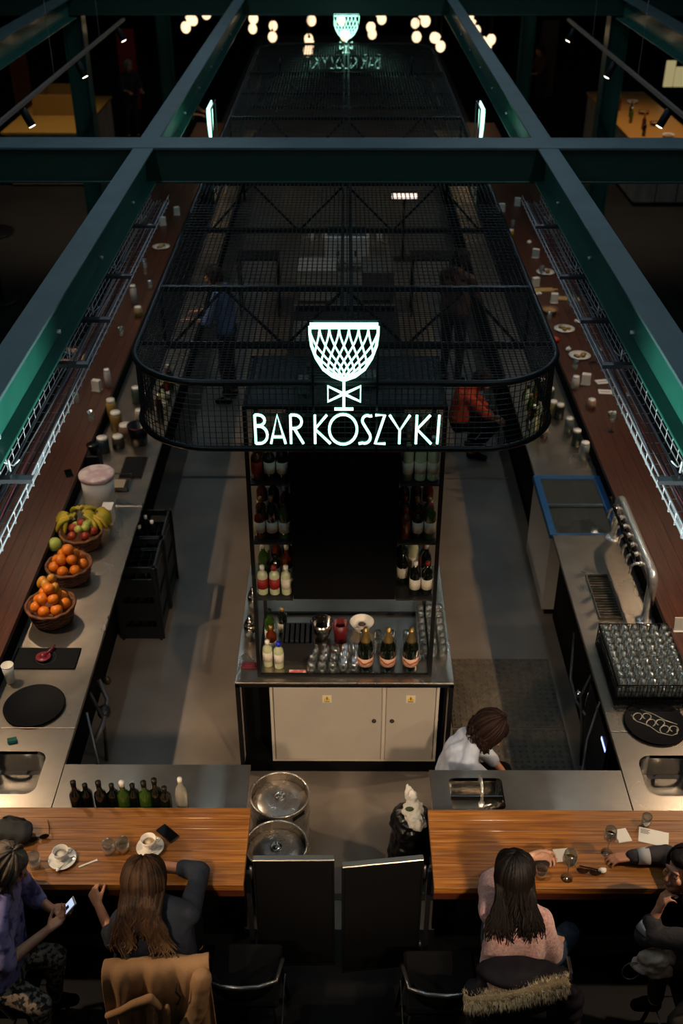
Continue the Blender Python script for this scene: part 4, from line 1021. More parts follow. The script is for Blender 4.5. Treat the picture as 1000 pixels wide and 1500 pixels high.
MB().tube([(-.066, 0, .03), (-.06, .02, .01), (.05, .03, .006)], .003, 6).build('arm', blackg, t); MB().tube([(.066, 0, .03), (.06, .035, .01), (-.05, .045, .006)], .003, 6).build('arm', blackg, t); MB().tube([(-.006, 0, .028), (0, -.004, .032), (.006, 0, .028)], .003, 6).build('bridge', blackg, t)
t = thing('crumpled_tissue', 'small crumpled white tissue by the folded sunglasses', 'tissue', (1.45, 3.83, 1.05)); mb = MB(); mb.ell((0, 0, .014), (.024, .018, .014)); mb.ell((.015, .01, .012), (.014, .012, .012)); blob('tissue', mb, paper, t, .004, 1, lambda c: .004*noise.noise(c*90))
t = thing('phone_stack', 'dark purse lying at the front edge of the right counter', 'purse', (1.13, 3.88, 1.05), R(20)); t.name = 'purse'; MB().bbox(-.05, .05, -.03, .03, 0, .02, .008).build('body', mat('purse', '#1c0f0a', .5), t); MB().bbox(-.02, .02, -.031, .0, .02, .023, .001).build('clasp_flap', mat('purse2', '#2a150c', .5), t)

# ---- distant clutter on the arms
random.seed(21)
def bowl(label, x, y, z, r, m, fillm):
    t = thing('bowl', label, 'bowl', (x, y, z)); MB().lathe([(0, 0), (r*.5, 0), (r*.6, .01), (r, .06), (r*.95, .06), (r*.5, .012), (0, .012)], n=22).build('bowl', m, t); MB().ell((0, 0, .035), (r*.8, r*.8, .03), 14, 6).build('food', fillm, t); return t
def napkin_holder(label, x, y):
    t = thing('napkin_holder', label, 'napkin holder', (x, y, 1.05), random.uniform(-.4, .4)); MB().bbox(-.05, .05, -.04, .04, 0, .012).build('base', plastic_w, t); MB().bbox(-.045, .045, -.03, .03, .012, .12, .004).build('napkins', paper, t); return t
def plate(label, x, y, food='#7a5a30'):
    t = thing('plate', label, 'plate', (x, y, 1.05)); MB().lathe([(0, 0), (.07, 0), (.12, .015), (.122, .018), (.07, .006), (0, .006)], n=28).build('plate', white, t)
    mb = MB()
    for k in range(5): mb.ell((random.uniform(-.05, .05), random.uniform(-.05, .05), .02), (.03, .025, .018), 8, 5)
    tag(mb.build('food', mat('food' + food, food, .6, color2='#a8823c', scale=40), t), kind='stuff'); return t
def jar(label, x, y, h, r, m, z=1.05):
    t = thing('jar', label, 'jar', (x, y, z)); MB().lathe([(0, 0), (r, 0), (r, h*.8), (r*.8, h*.88), (0, h*.88)], n=18).build('body', m, t); MB().lathe([(r*.85, h*.86), (r*.85, h), (0, h)], n=18).build('lid', white, t); return t
napkin_holder('white napkin block beneath the left cable tray, nearest on the dark left counter', -2.60, 9.88)
jar('tall white dispenser right of the nearest napkin block on the left counter', -2.50, 9.98, .2, .035, plastic_w)
jar('white bottle-shaped dispenser halfway along the dark left counter', -2.62, 12.3, .24, .04, plastic_w)
jar('cream jar below the halfway white dispenser on the left counter', -2.50, 11.9, .12, .05, mat('cream', '#a8905c', .6))
bowl('brown bread basket under the left cable tray', -2.90, 10.6, 1.05, .11, wicker, mat('bread', '#b0814a', .7))
napkin_holder('small white napkin block far along the left counter', -2.72, 15.4)
napkin_holder('white napkin block farthest along the left counter, by a lamp glint', -2.58, 15.9)
plate('white plate on the far left counter, by the canopy edge', -2.60, 14.4)
t = thing('smartphone', 'small dark phone with a pale case on the near dark left counter', 'phone', (-2.52, 8.18, 1.05), .4); MB().bbox(-.035, .035, -.07, .07, 0, .009, .003).build('body', blackg, t); MB().box(-.03, .03, -.06, .06, .009, .0095).build('screen', mat('screen_off', '#08090b', .05), t)
clut = [(2.50, 10.4), (2.75, 10.6), (2.45, 11.8), (2.72, 12.0), (2.80, 11.3), (2.55, 13.1), (2.48, 15.3), (2.75, 15.0), (2.88, 9.6), (2.60, 9.0)]
for i, (x, y) in enumerate(clut):
    t = thing('wine_glass' if i % 2 else 'water_glass', f'{"stemmed" if i % 2 else "straight"} glass on the dark right counter, {ordn[i]} of the scattered glasses', 'drinking glass', (x, y, 1.05), 0, 'scattered glasses on the right counter')
    MB().lathe([(0, 0), (.034, 0), (.005, .006), (.004, .09), (.036, .13), (.038, .15), (.031, .2), (.029, .2), (.034, .13), (0, .1)] if i % 2 else [(0, 0), (.028, 0), (.036, .11), (.033, .11), (.026, .01), (0, .01)], n=16).build('glass', glass, t)
for i, (x, y) in enumerate([(2.68, 9.35), (2.52, 10.9), (2.78, 11.7), (2.45, 12.6), (2.62, 14.6), (2.85, 10.9)]):
    t = thing('crumpled_napkin', f'crumpled white napkin on the dark right counter, {ordn[i]} of the crumpled ones', 'napkin', (x, y, 1.05), i); mb = MB(); mb.ell((0, 0, .02), (.04, .03, .02)); mb.ell((.03, .01, .018), (.02, .03, .018)); blob('sheet', mb, paper, t, .007, 1, lambda c: .008*noise.noise(c*60))
for i, (x, y) in enumerate([(-2.52, 9.2), (-2.75, 9.6), (-2.6, 11.3), (-2.85, 11.6), (-2.5, 12.8), (-2.7, 13.6)]):
    t = thing('water_glass', f'straight glass on the dark left counter, {ordn[i]} of the scattered glasses', 'drinking glass', (x, y, 1.05), 0, 'scattered glasses on the left counter'); MB().lathe([(0, 0), (.028, 0), (.036, .11), (.033, .11), (.026, .01), (0, .01)], n=16).build('glass', glass, t)
# left steel clutter Y 8.6 - 9.8
for i, (x, y, h, r, c) in enumerate(((-2.30, 9.3, .2, .06, '#8a6a34'), (-2.18, 9.15, .14, .07, '#7a5c50'), (-2.38, 9.5, .24, .05, '#a88a4a'), (-2.10, 9.5, .12, .05, '#a49c8c'), (-2.35, 8.85, .16, .06, '#24343c'), (-2.22, 8.95, .12, .06, '#3a3428'), (-2.05, 9.75, .2, .05, '#22262a'), (-2.2, 9.9, .18, .05, '#3a4a44'))):
    jar(f'{["mustard-brown","dusty pink","tall tan","short pale","dark blue","dark olive","black","grey-green"][i]} container in the cluttered patch of the left steel counter', x, y, h, r, mat('jar' + c, c, .5), .90)
t = thing('cooler_lamp', 'round dark wire-topped bucket on the left steel counter near the canopy corner', 'bucket', (-2.03, 9.02, .90)); t.name = 'bucket'
MB().lathe([(0, 0), (.08, 0), (.10, .2), (.095, .2), (.075, .01), (0, .01)], n=24).build('bucket', blackg, t); MB().tube([(.1*math.cos(a), .1*math.sin(a), .2) for a in [R(d) for d in range(0, 360, 20)]], .006, 6, closed=True).build('rim', mat('dark_rim', '#4a2a26', .3, .6), t)
t = thing('folded_tray', 'shallow steel tray beyond the tub on the left counter', 'tray', (-2.13, 8.24, .90)); t.name = 'steel_tray'; mb = MB().box(-.15, .15, -.13, .13, 0, .004); mb.box(-.15, -.144, -.13, .13, 0, .04); mb.box(.144, .15, -.13, .13, 0, .04); mb.box(-.15, .15, -.13, -.124, 0, .04); mb.box(-.15, .15, .124, .13, 0, .04); mb.build('tray', steelclean, t); MB().bbox(-.1, .1, -.1, .06, .004, .02).build('towel', mat('towel', '#8c7f6c', .9), t)
t = thing('coffee_grinder', 'black grinder at the edge of the left steel counter by the wood', 'grinder', (-2.36, 8.52, .90)); MB().bbox(-.06, .06, -.08, .08, 0, .18, .01).build('body', black, t); MB().lathe([(.03, .18), (.06, .26), (.055, .27), (0, .27)], n=18).build('hopper', blackg, t)
# right arm clutter
napkin_holder('white napkin block on the right counter beside two white menus', 2.55, 10.05)
for i, (x, y, rz) in enumerate(((2.74, 10.10, .2), (2.72, 9.86, -.1))):
    t = thing('menu_card', f'white menu card on the dark right counter, {["farther","nearer"][i]} of the pair', 'paper', (x, y, 1.05), rz); MB().bbox(-.07, .07, -.05, .05, 0, .006, .002).build('sheet', paper, t); MB().box(-.05, .05, -.01, .0, .006, .0065).build('print', mat('print_grey', '#56534c', .7), t)
jar('small white jar right of the canopy corner on the right counter', 2.42, 9.95, .14, .04, plastic_w)
jar('cream jar just in front of the napkin block on the right counter', 2.50, 9.5, .1, .045, mat('cream2', '#b08c74', .6))
plate('plate of food with a pale flat bread on the right counter', 2.62, 10.75, '#8a6a3a')
plate('wide plate of greens on the right counter near its middle', 2.58, 11.5, '#5a5a24')
bowl('tan bowl of snacks on the right counter near its middle', 2.48, 12.0, 1.05, .11, wicker, mat('snack', '#a07848', .7))
napkin_holder('pale grey napkin block behind the snack bowls on the right counter', 2.60, 12.35)
for i, (x, y, rz) in enumerate(((2.50, 12.75, .1), (2.80, 12.45, -.15))):
    t = thing('wooden_board', f'long pale wooden serving board on the right counter, {["left","right"][i]} one', 'board', (x, y, 1.05), rz); MB().bbox(-.16, .16, -.06, .06, 0, .018, .004).build('board', mat('pale_wood', '#b08a50', .5), t); MB().bbox(.16, .22, -.02, .02, 0, .018, .004).build('handle', mat('pale_wood', '#b08a50', .5), t)
t = thing('tomato', 'round red-orange tomato on the right counter by the greens', 'tomato', (2.42, 11.15, 1.075)); MB().ell((0, 0, 0), (.045, .045, .036), 16, 10).build('flesh', mat('tomato', '#b03a18', .3), t); MB().ell((0, 0, .034), (.012, .012, .004), 6, 4).build('stem', mat('fruit_stem', '#4a4a20', .8), t)
for i, (x, y) in enumerate(((2.42, 16.1), (2.70, 16.4), (2.62, 14.0), (2.45, 12.9))): 
    napkin_holder(f'white napkin block far along the right counter, {["leftmost of the far pair","rightmost of the far pair","halfway","by the canopy edge"][i]}', x, y)
jar('tiny yellow jar on the far right counter', 2.40, 14.9, .1, .04, mat('yellowjar', '#b08a20', .4))
plate('dim plate on the far right counter', 2.66, 13.4, '#7a3a20')
for i, (x, y, c, cn) in enumerate(((2.30, 8.75, '#9aa09a', 'pale'), (2.27, 9.0, '#2a3a34', 'green'), (2.24, 9.25, '#66706a', 'grey'), (2.2, 9.55, '#1c2422', 'black'), (2.14, 9.62, '#8a7c50', 'olive'), (2.1, 10.15, '#6a6450', 'dull'), (2.16, 9.92, '#3a423c', 'dark'))):
    jar(f'{cn} container beside the freezer, in the row between steel and wood on the right', x, y, .17, .045, mat('jr' + c, c, .3), .90)

for i in range(14):
    row, k = divmod(i, 7); p = ['spirit', 'wine', 'square', 'syrup'][i % 4]
    m, mn = [(glassp, 'pale'), (glassd, 'dark'), (glassb, 'amber'), (glassg, 'green'), (glassp, 'cream')][i % 5]; cp, cn = [(gold, 'gold'), (white, 'white'), (black, 'black')][i % 3]
    bottle(p, f'{mn} bottle with {cn} cap on the right steel counter under the canopy, {["inner","outer"][row]} row, {ordn[k]}', (1.88 + row*.10, 9.15 + k*.11 - .9*0, .901), m, cp, labelw if i % 2 else None, 'bottles on the right steel counter', n=12)
for i in range(8):
    p = ['wine', 'spirit'][i % 2]; m, mn = [(glassd, 'dark'), (glassb, 'amber'), (glassp, 'pale')][i % 3]
    bottle(p, f'{mn} bottle on the left steel counter edge under the canopy, {ordn[i]} going away', (-1.88 - .03*(i % 2), 9.45 + i*.12, .901), m, [gold, white, black][i % 3], labelw if i % 3 else None, 'bottles on the left steel counter', n=12)
# ================================================================ CENTRE ISLAND SEEN THROUGH THE MESH
t = thing('island_unit', 'dark island cabinet beneath the canopy, nearest behind the bottle rack', 'cabinet', (0, 9.0, 0)); ids = [t]
def island(label, y0, y1, topm):
    t = thing('island_unit', label, 'cabinet', (0, (y0+y1)/2, 0)); d = (y1-y0)/2
    MB().box(-.62, .62, -d, d, 0.08, .88).build('body', blackm, t); MB().bbox(-.66, .66, -d, d, .88, .91).build('top', topm, t); MB().box(-.58, .58, -d+.03, d-.03, 0, .08).build('plinth', black, t)
    for s in (-1, 1):
        for k in range(3): MB().bbox(s*.625-.006, s*.625+.006, -d+.03+k*2*(d-.02)/3, -d+2*(d-.02)/3+k*2*(d-.02)/3, .12, .84, .003).build('door', black, t)
bpy.data.objects.remove(t)
island('dark island cabinet beneath the canopy, nearest behind the bottle rack', 7.2, 9.6, mat('dark_top', '#2b2c2d', .4, .5))
island('island cabinet with pale boxes beneath the middle of the canopy', 9.8, 12.4, mat('dark_top', '#2b2c2d', .4, .5))
island('far island cabinet beneath the canopy with the coffee machine', 12.6, 15.4, steel)
for i, (x, y, z, w_, d_, h_, c, nm, lb) in enumerate((
    (-.36, 12.95, .91, .24, .26, .42, '#9b958a', 'ice_machine', 'pale grey steel ice machine left of the centre rail under the canopy'),
    (-.36, 10.9, .91, .22, .28, .38, '#5a544c', 'storage_box', 'dull brown-grey box left of the centre rail, nearer than the ice machine'),
    (.42, 13.0, .91, .2, .3, .4, '#55504a', 'storage_box', 'dim grey box right of the centre rail far under the canopy'),
    (.4, 10.4, .91, .3, .4, .25, '#2c2d2f', 'storage_box', 'low dark box right of the centre rail under the canopy'),
    (-.3, 8.2, .91, .3, .4, .3, '#26282a', 'storage_box', 'low dark box just behind the bottle rack'))):
    t = thing(nm, lb, 'box', (x, y, z)); m = mat('bx' + c, c, .45); MB().bbox(-w_, w_, -d_, d_, 0.02, h_-.03, .008).build('body', m, t); MB().bbox(-w_-.004, w_+.004, -d_-.004, d_+.004, h_-.03, h_, .006).build('lid', m, t)
    for a in (-1, 1):
        for b_ in (-1, 1): MB().cyl((a*(w_-.04), b_*(d_-.04), 0), (a*(w_-.04), b_*(d_-.04), .02), .015, n=8).build('foot', black, t)
t = thing('espresso_machine', 'white and steel espresso machine with a curved hose at the far centre', 'coffee machine', (.02, 14.2, .91))
MB().bbox(-.3, .3, -.2, .2, .05, .42, .02).build('body', plastic_w, t); MB().bbox(-.28, .28, -.26, .16, 0, .05, .006).build('drip_base', steelclean, t); MB().bbox(-.27, .27, -.16, .16, .42, .45, .004).build('cup_shelf', steelclean, t)
MB().tube([(-.05, -.21, .3), (-.12, -.28, .34), (-.14, -.3, .2), (-.08, -.3, .08)], .012, 8).build('steam_wand', chrome, t)
for k in (-1, 1): MB().cyl((k*.12, -.2, .22), (k*.12, -.32, .2), .02, .014, 10).build('portafilter', black, t)
for i in range(6):
    t = thing('paper_cup', f'small pale cup on the far island, {["first","second","third","fourth","fifth","last"][i]} from the left', 'cup', (-.5+.2*i, 15.1, .91)); MB().lathe([(0, 0), (.03, 0), (.04, .12), (.037, .12), (.028, .01), (0, .01)], n=16).build('cup', paper, t); MB().lathe([(.041, .118), (.043, .124), (.0, .13)], n=16).build('lid', plastic_w, t)
t = thing('light_box', 'bright white lit strip sign beneath the canopy, right of centre far away', 'light', (.95, 16.9, 1.0)); MB().bbox(-.22, .22, -.03, .03, 0, .12).build('housing', black, t); MB().box(-.2, .2, -.034, -.031, .02, .1).build('diffuser', mat('litstrip', '#ffe8d8', .4, emit=1.6), t); MB().box(-.02, .02, -.02, .02, -.98, 0).build('stand', black, t); MB().bbox(-.2, .2, -.12, .12, -1.0, -.98).build('foot', black, t)
for s, nm in ((-1, 'left'), (1, 'right')):
    t = thing('service_shelf', f'dark service shelf across the {nm} aisle far under the canopy', 'shelf', (s*1.25, 14.6, 0)); MB().bbox(-.3, .3, -.2, .2, .85, .88).build('top', black, t)
    for a in (-1, 1):
        for b_ in (-1, 1): MB().box(a*.28-.012, a*.28+.012, b_*.18-.012, b_*.18+.012, 0, .85).build('leg', black, t)

# ================================================================ THE HALL BEYOND
brickc = mat('stall_cladding', '#8d7f70', .8, color2='#a49686', scale=3, stretch=(2, 2, .4))
def stall(label, x0, x1, y0, y1, h, n, topc, rear):
    t = thing('food_stall', label, 'stall', ((x0+x1)/2, (y0+y1)/2, 0)); dx, dy = (x1-x0)/2, (y1-y0)/2
    s = 1 if x0 < 0 else -1
    MB().box(-dx+.03, dx-.03, -dy+.03, dy-.03, 0, h-.001).build('core', mat('stall_core', '#3a342e', .8), t)
    for k in range(n): MB().bbox(s*dx-.02, s*dx+.02, -dy+k*2*dy/n+.01, -dy+(k+1)*2*dy/n-.01, .04, h, .004).build('cladding_panel', brickc, t)
    for k in range(3): MB().bbox(-dx+k*2*dx/3+.01, -dx+(k+1)*2*dx/3-.01, -dy-.02, -dy+.02, .04, h, .004).build('cladding_panel', brickc, t)
    MB().bbox(-dx-.05, dx+.05, -dy-.05, dy+.05, h, h+.05).build('top', mat('stall' + topc, topc, .4), t)
    return t
stall('pale-clad food stall counter with a golden wooden top, far left behind the cross beam', -6.7, -5.25, 21.2, 24.5, 1.0, 8, '#8a6a2c', 1)
stall('pale-clad food stall counter with a warm wooden top, far right behind the cross beam', 5.5, 6.7, 20.0, 25.0, 1.0, 9, '#b4803c', 1)
random.seed(4)
for i in range(7):
    t = thing('bottle', f'small dark bottle on the far right food stall, {["first","second","third","fourth","fifth","sixth","last"][i]} along it', 'bottle', (5.75 + .12*(i % 2), 20.9 + i*.55, 1.05)); MB().lathe(PROF['wine'], n=10).build('body', [glassd, glassb, glassg][i % 3], t); MB().lathe([(.016, .27), (.017, .303), (0, .305)], n=8).build('cap', [black, gold, white][i % 3], t)
for i in range(4):
    bowl(f'small bowl on the far right food stall, {["nearest","second","third","farthest"][i]}', 6.2, 20.8 + i*1.0, 1.05, .12, [white, black, wicker, white][i], mat('snack', '#a07848', .7))
t = thing('lit_menu', 'cream lit menu panels standing at the back of the far right stall', 'sign', (7.3, 24.8, 0)); t.scale = (.6, .6, 1); 
MB().bbox(-.35, .0, -.03, .03, 1.2, 1.75, .01).build('panel', mat('menu_glow', '#d8c890', .6, emit=.45), t); MB().bbox(.03, .45, -.03, .03, 1.2, 1.62, .01).build('panel', mat('menu_glow', '#d8c890', .6, emit=.45), t); MB().box(-.3, .4, -.02, .02, 1.1, 1.2).build('stand', black, t); MB().box(-.3, .3, .0, .02, 0, 1.1).build('leg', black, t)
t = thing('fruit_display', 'wooden display box on the far left food stall', 'box', (-5.95, 23.2, 1.05)); mb = MB().box(-.5, .5, -.6, -.55, 0, .4); mb.box(-.5, .5, .55, .6, 0, .4); mb.box(-.5, -.45, -.55, .55, 0, .4); mb.box(.45, .5, -.55, .55, 0, .4); mb.build('sides', mat('gold_wood', '#7a5a24', .5), t); MB().box(-.45, .45, -.55, .55, 0, .2).build('contents', mat('dispcontent', '#5a4526', .8, color2='#7a5a34', scale=12), t)
for i, (x, y) in enumerate(((-5.35, 27.5), (5.2, 29), (-7.9, 27.0))):
    t = thing('advert_banner', f'tall {["dark red","brown","orange-brown"][i]} banner far in the dark hall, {["left","right","far left"][i]}', 'banner', (x, y, 0)); MB().box(-.22, .22, -.01, .01, .15, 2.0).build('sheet', mat('ban%d' % i, ['#a01c1c', '#4a3424', '#8a4424'][i], .7), t); MB().bbox(-.25, .25, -.15, .15, 0, .04).build('foot', black, t); MB().cyl((0, .02, .04), (0, .02, 2.0), .012, n=8).build('pole', black, t)
# dark tables outside the bar
for i, (x, y) in enumerate(((-4.9, 11.5), (4.9, 10.5), (-5.2, 15.0), (5.4, 14.6))):
    t = thing('bar_table', f'dark standing table on the hall floor, {["left, nearer","right, nearer","left, farther","right, farther"][i]}', 'table', (x, y, 0)); MB().lathe([(0, 1.05), (.35, 1.05), (.36, 1.065), (.35, 1.08), (0, 1.08)], n=32).build('top', mat('table_dark', '#2c1c14', .4), t); MB().cyl((0, 0, .03), (0, 0, 1.05), .035, n=12).build('column', black, t); MB().lathe([(0, 0), (.25, 0), (.24, .03), (0, .04)], n=28).build('base', black, t)

# ================================================================ PEOPLE
def rot(v, axis, a): return Matrix.Rotation(a, 3, axis) @ v
def hand(mb, wr, d, n, side, curl=(.5, .5, .5, .5), s=1.0, spread=.08):
    """wr wrist, d pointing direction, n the way the fingers curl, side: unit vector towards the thumb"""
    wr = V(wr); d = V(d).normalized(); n = V(n); n = (n - d*n.dot(d)).normalized(); lat = d.cross(n)
    if lat.dot(V(side)) < 0: lat = -lat
    base = []
    for k in range(4):
        off = (1.5 - k) * .0185 * s
        ml = (.082, .086, .082, .074)[k] * s
        p = wr + d*ml + lat*off
        mb.caps(wr + lat*off*.6 + d*.01, p, .0155*s, .0115*s, 8); base.append(p)
    mb.ell(wr + d*.045*s, (.036*s, .040*s, .014*s), 10, 8, M=Matrix((lat, d, n)).transposed())
    for k, p in enumerate(base):
        L = ((.040, .024, .020), (.045, .028, .021), (.041, .026, .020), (.032, .020, .018))[k]
        ax = d.cross(n).normalized(); dd = (d + lat*(1.5-k)*spread).normalized(); c = curl[k]
        for j in range(3):
            dd = rot(dd, ax, c * (1.0, 1.15, .8)[j]); q = p + dd*L[j]*s
            mb.caps(p, q, (.0092, .0084, .0076)[j]*s, (.0086, .0078, .0062)[j]*s, 8); p = q
    p = wr + d*.022*s + lat*.024*s; dd = (d*.75 + lat*.62 + n*.35).normalized()
    for j, L in enumerate((.040, .032, .026)):
        q = p + dd*L*s; mb.caps(p, q, (.0135, .0105, .0095)[j]*s, (.0110, .0098, .0072)[j]*s, 8); p = q
        dd = (dd*.85 + d*.25 - lat*.18 + n*.28*curl[0]*2).normalized()
def frame(f, u):
    f = V(f).normalized(); u = V(u); u = (u - f*u.dot(f)).normalized(); return f, u, f.cross(u)
def head_prims(mb, c, f, u, r, s=1.0):
    M = Matrix((r, f, u)).transposed()
    def E(o, rad): mb.ell(V(c) + (r*o[0] + f*o[1] + u*o[2])*s, tuple(k*s for k in rad), 14, 10, M=M)
    E((0, -.012, .028), (.074, .094, .084)); E((0, .03, -.04), (.060, .060, .078)); E((0, .066, -.098), (.030, .026, .022))
    E((0, .088, .020), (.052, .014, .012)); E((0, .045, -.09), (.046, .04, .026))
    for k in (-1, 1):
        E((k*.075, -.008, -.022), (.010, .017, .030)); E((k*.038, .07, -.035), (.022, .022, .022)); E((k*.03, .088, -.001), (.017, .008, .006))
        E((k*.03, .0875, -.017), (.015, .006, .004)); E((k*.012, .108, -.038), (.007, .009, .007))
    p = [V(c) + (r*a + f*b + u*e)*s for a, b, e in ((0, .095, .005), (0, .118, -.036))]
    mb.caps(p[0], p[1], .0075*s, .0115*s, 8)
    E((0, .098, -.064), (.022, .009, .006)); E((0, .096, -.074), (.020, .010, .007))
def locks(name, c, f, u, r, m, parent, org, n=90, length=.5, fall=(0, -.1, -1), seed=1, scale=1.0, rad=.0115, wave=.01, face=60, frange=.1, curl=0, side=0.0, guard=None):
    """long hair: tapered strands running from the parting over the skull, then falling"""
    rnd = random.Random(seed); mb = MB(); c = V(c) - V(org); fall = V(fall).normalized()
    for i in range(n):
        az = -180 + face + rnd.random() * (360 - 2*face) + 0.0
        az = R(az + 180)            # measured from the face direction
        az_dir = f*math.cos(az) + r*math.sin(az)
        rr = .086*scale*(1 + .12*rnd.random()); pts = []; rs = []
        lay = rnd.random()
        e0 = R(88 - 30*lay)
        for j in range(7):
            e = e0 - (e0 + R(18)) * j/6
            rad_h = rr*(1.0 if abs(math.cos(az)) < .5 else 1.12)
            p = c + az_dir*math.cos(e)*rad_h + u*(math.sin(e)*rr*1.12 + .022*scale) - f*.01
            pts.append(p); rs.append(rad*(.6 + .4*min(1, j/2)))
        L = length*(1 - frange*rnd.random()); nn = 12; dirv = (pts[-1] - pts[-2]).normalized(); p = pts[-1]
        ph = rnd.random()*6
        tgt = (fall + az_dir*.10*rnd.random() + r*rnd.uniform(-side, side)).normalized()
        for j in range(nn):
            dirv = (dirv*.62 + tgt*.38).normalized(); p = p + dirv*L/nn
            q = p + r*wave*math.sin(ph + j*.75)*(j/nn) + f*wave*math.cos(ph + j*.6)*(j/nn)
            if curl: q = q + (r*math.cos(j*1.6 + ph) + f*math.sin(j*1.6 + ph))*curl
            if guard:
                lim = guard(q + V(org)) - V(org).y
                if q.y > lim: q = V((q.x, lim - .01*lay, q.z))
            pts.append(q); rs.append(rad*(1 - .75*(j+1)/nn))
        mb.tube(pts, rs, 6, flat=.55)
    return mb.build(name, m, parent)
def seg(mb, a, b, r0, r1, org): mb.caps(V(a) - org, V(b) - org, r0, r1, 14)
def person(label, P, head, skinm, hairf, top, bottom, shoem, hands=(), vox=.0058, extra_skin=(), sleeve=(1.0, 1.0), collar=None, belly=0.0, lowres=False):
    org = V((P['pelvis'][0], P['pelvis'][1], 0)); t = thing('person', label, 'person', tuple(org))
    J = {k: V(v) for k, v in P.items()}
    f, u, r = frame(*head[1:3]); hc = V(head[0]); hs = head[3] if len(head) > 3 else 1.0
    mb = MB()
    head_prims(mb, hc - org, f, u, r, hs)
    seg(mb, J['neck'] - V((0, 0, .03)), hc - u*.06 - f*.02, .052, .050, org)
    lat = (J['shR'] - J['shL']); half = lat.length/2; ln = lat.normalized()
    def torso(mb, g):
        for k in (-.62, 0, .62):
            seg(mb, J['chest'] + ln*k*half*.78, J['pelvis'] + ln*k*half*.72 + V((0, 0, .05)), .088 + g, .105 + g, org)
        seg(mb, J['shL'], J['shR'], .046 + g, .046 + g, org)
        seg(mb, J['chest'], J['neck'] - V((0, 0, .05)), .095 + g, .060 + g, org)
        for s_ in ('shL', 'shR'): seg(mb, J['neck'] - V((0, 0, .01)), J[s_], .042 + g, .048 + g, org)
    torso(mb, -.012)
    for s_ in 'LR':
        seg(mb, J['sh'+s_], J['el'+s_], .044, .036, org); seg(mb, J['el'+s_], J['wr'+s_], .035, .024, org)
        seg(mb, J['hip'+s_], J['kn'+s_], .072, .050, org); seg(mb, J['kn'+s_], J['an'+s_], .050, .034, org); seg(mb, J['an'+s_], J['to'+s_], .034, .028, org)
    for h in hands: hand(mb, V(h[0]) - org, *h[1:])
    for (a, b, r0, r1) in extra_skin: seg(mb, a, b, r0, r1, org)
    body = blob('body', mb, skinm, t, vox, 4)
    # eyes, lips
    for k in (-1, 1):
        e = MB().ell(hc - org + (r*k*.030 + f*.0865 - u*.008)*hs, (.0115*hs,)*3, 12, 8).build('eye', mat('eye_white', '#d8cfc6', .3), t)
        MB().ell(hc - org + (r*k*.030 + f*.0945 - u*.009)*hs, (.0055*hs,)*3, 8, 6).build('iris', mat('iris', '#2a1a10', .2), e)
        MB().ell(hc - org + (r*k*.030 + f*.0868 - u*.0050)*hs, (.0132*hs, .0125*hs, .0120*hs), 12, 8, M=Matrix((r, f, u)).transposed()).build('eyelid', skinm, e)
    MB().ell(hc - org + (f*.102 - u*.069)*hs, (.019*hs, .006*hs, .007*hs), 10, 6, M=Matrix((r, f, u)).transposed()).build('lips', mat('lips', '#8f4a40', .45), t)
    # clothing
    g = .012; mt = MB(); torso(mt, g + belly)
    for i, s_ in enumerate('LR'):
        a, e, wv = J['sh'+s_], J['el'+s_], J['wr'+s_]; sl = sleeve[i]
        seg(mt, a, e, .050 + g, .044 + g, org)
        if sl > 0: seg(mt, e, e.lerp(wv, sl*.93), .043 + g, (.032 if sl > .8 else .040) + g, org)
    def wr_(c): return .006*noise.noise(c*11) + .003*noise.noise(c*27)
    tp = blob(top[0], mt, top[1], t, .009, 5, wr_)
    mt = MB()
    seg(mt, J['hipL'], J['hipR'], .105, .105, org); seg(mt, J['pelvis'] + V((0, 0, .06)), J['pelvis'], .12, .12, org)
    for s_ in 'LR':
        seg(mt, J['hip'+s_], J['kn'+s_], .088, .064, org); seg(mt, J['kn'+s_], J['an'+s_] + (J['kn'+s_]-J['an'+s_])*.12, .062, .045, org)
    blob(bottom[0], mt, bottom[1], t, .011, 4, wr_)
    for s_ in 'LR':
        ms = MB(); seg(ms, J['an'+s_] - V((0, 0, .02)), J['to'+s_], .045, .036, org); seg(ms, J['an'+s_] - V((0, 0, .03)), J['an'+s_] + (J['to'+s_]-J['an'+s_])*.5, .044, .042, org)
        blob('shoe', ms, shoem, t, .009, 3)
    hairf(t, hc, f, u, r, org)
    return t
def hair_cap(name, hc, f, u, r, m, t, org, s=1.0, extra=()):
    M = Matrix((r, f, u)).transposed(); c = hc - org; mb = MB()
    def E(o, rad): mb.ell(c + r*o[0] + f*o[1] + u*o[2], rad, 14, 10, M=M)
    E((0, -.026, .036), (.084*s, .096*s, .090*s)); E((0, -.055, -.02), (.076*s, .060*s, .075*s)); E((0, .03, .07), (.066*s, .06*s, .045*s))
    for o, rad in extra: E(o, rad)
    return blob(name, mb, m, t, .009, 2, lambda q: .004*noise.noise(q*55))
def hm(name, a, b, sc=18): return mat(name, a, .6, spec=.22, color2=b, scale=sc, stretch=(1, 1, .12), bump=.3, bscale=60)

def backB(q): return 3.262 + (q.z - 1.12)*(.62 if q.z > 1.12 else .10)
def backA(q): return 3.245 + (q.z - 1.10)*(.62 if q.z > 1.10 else .12)
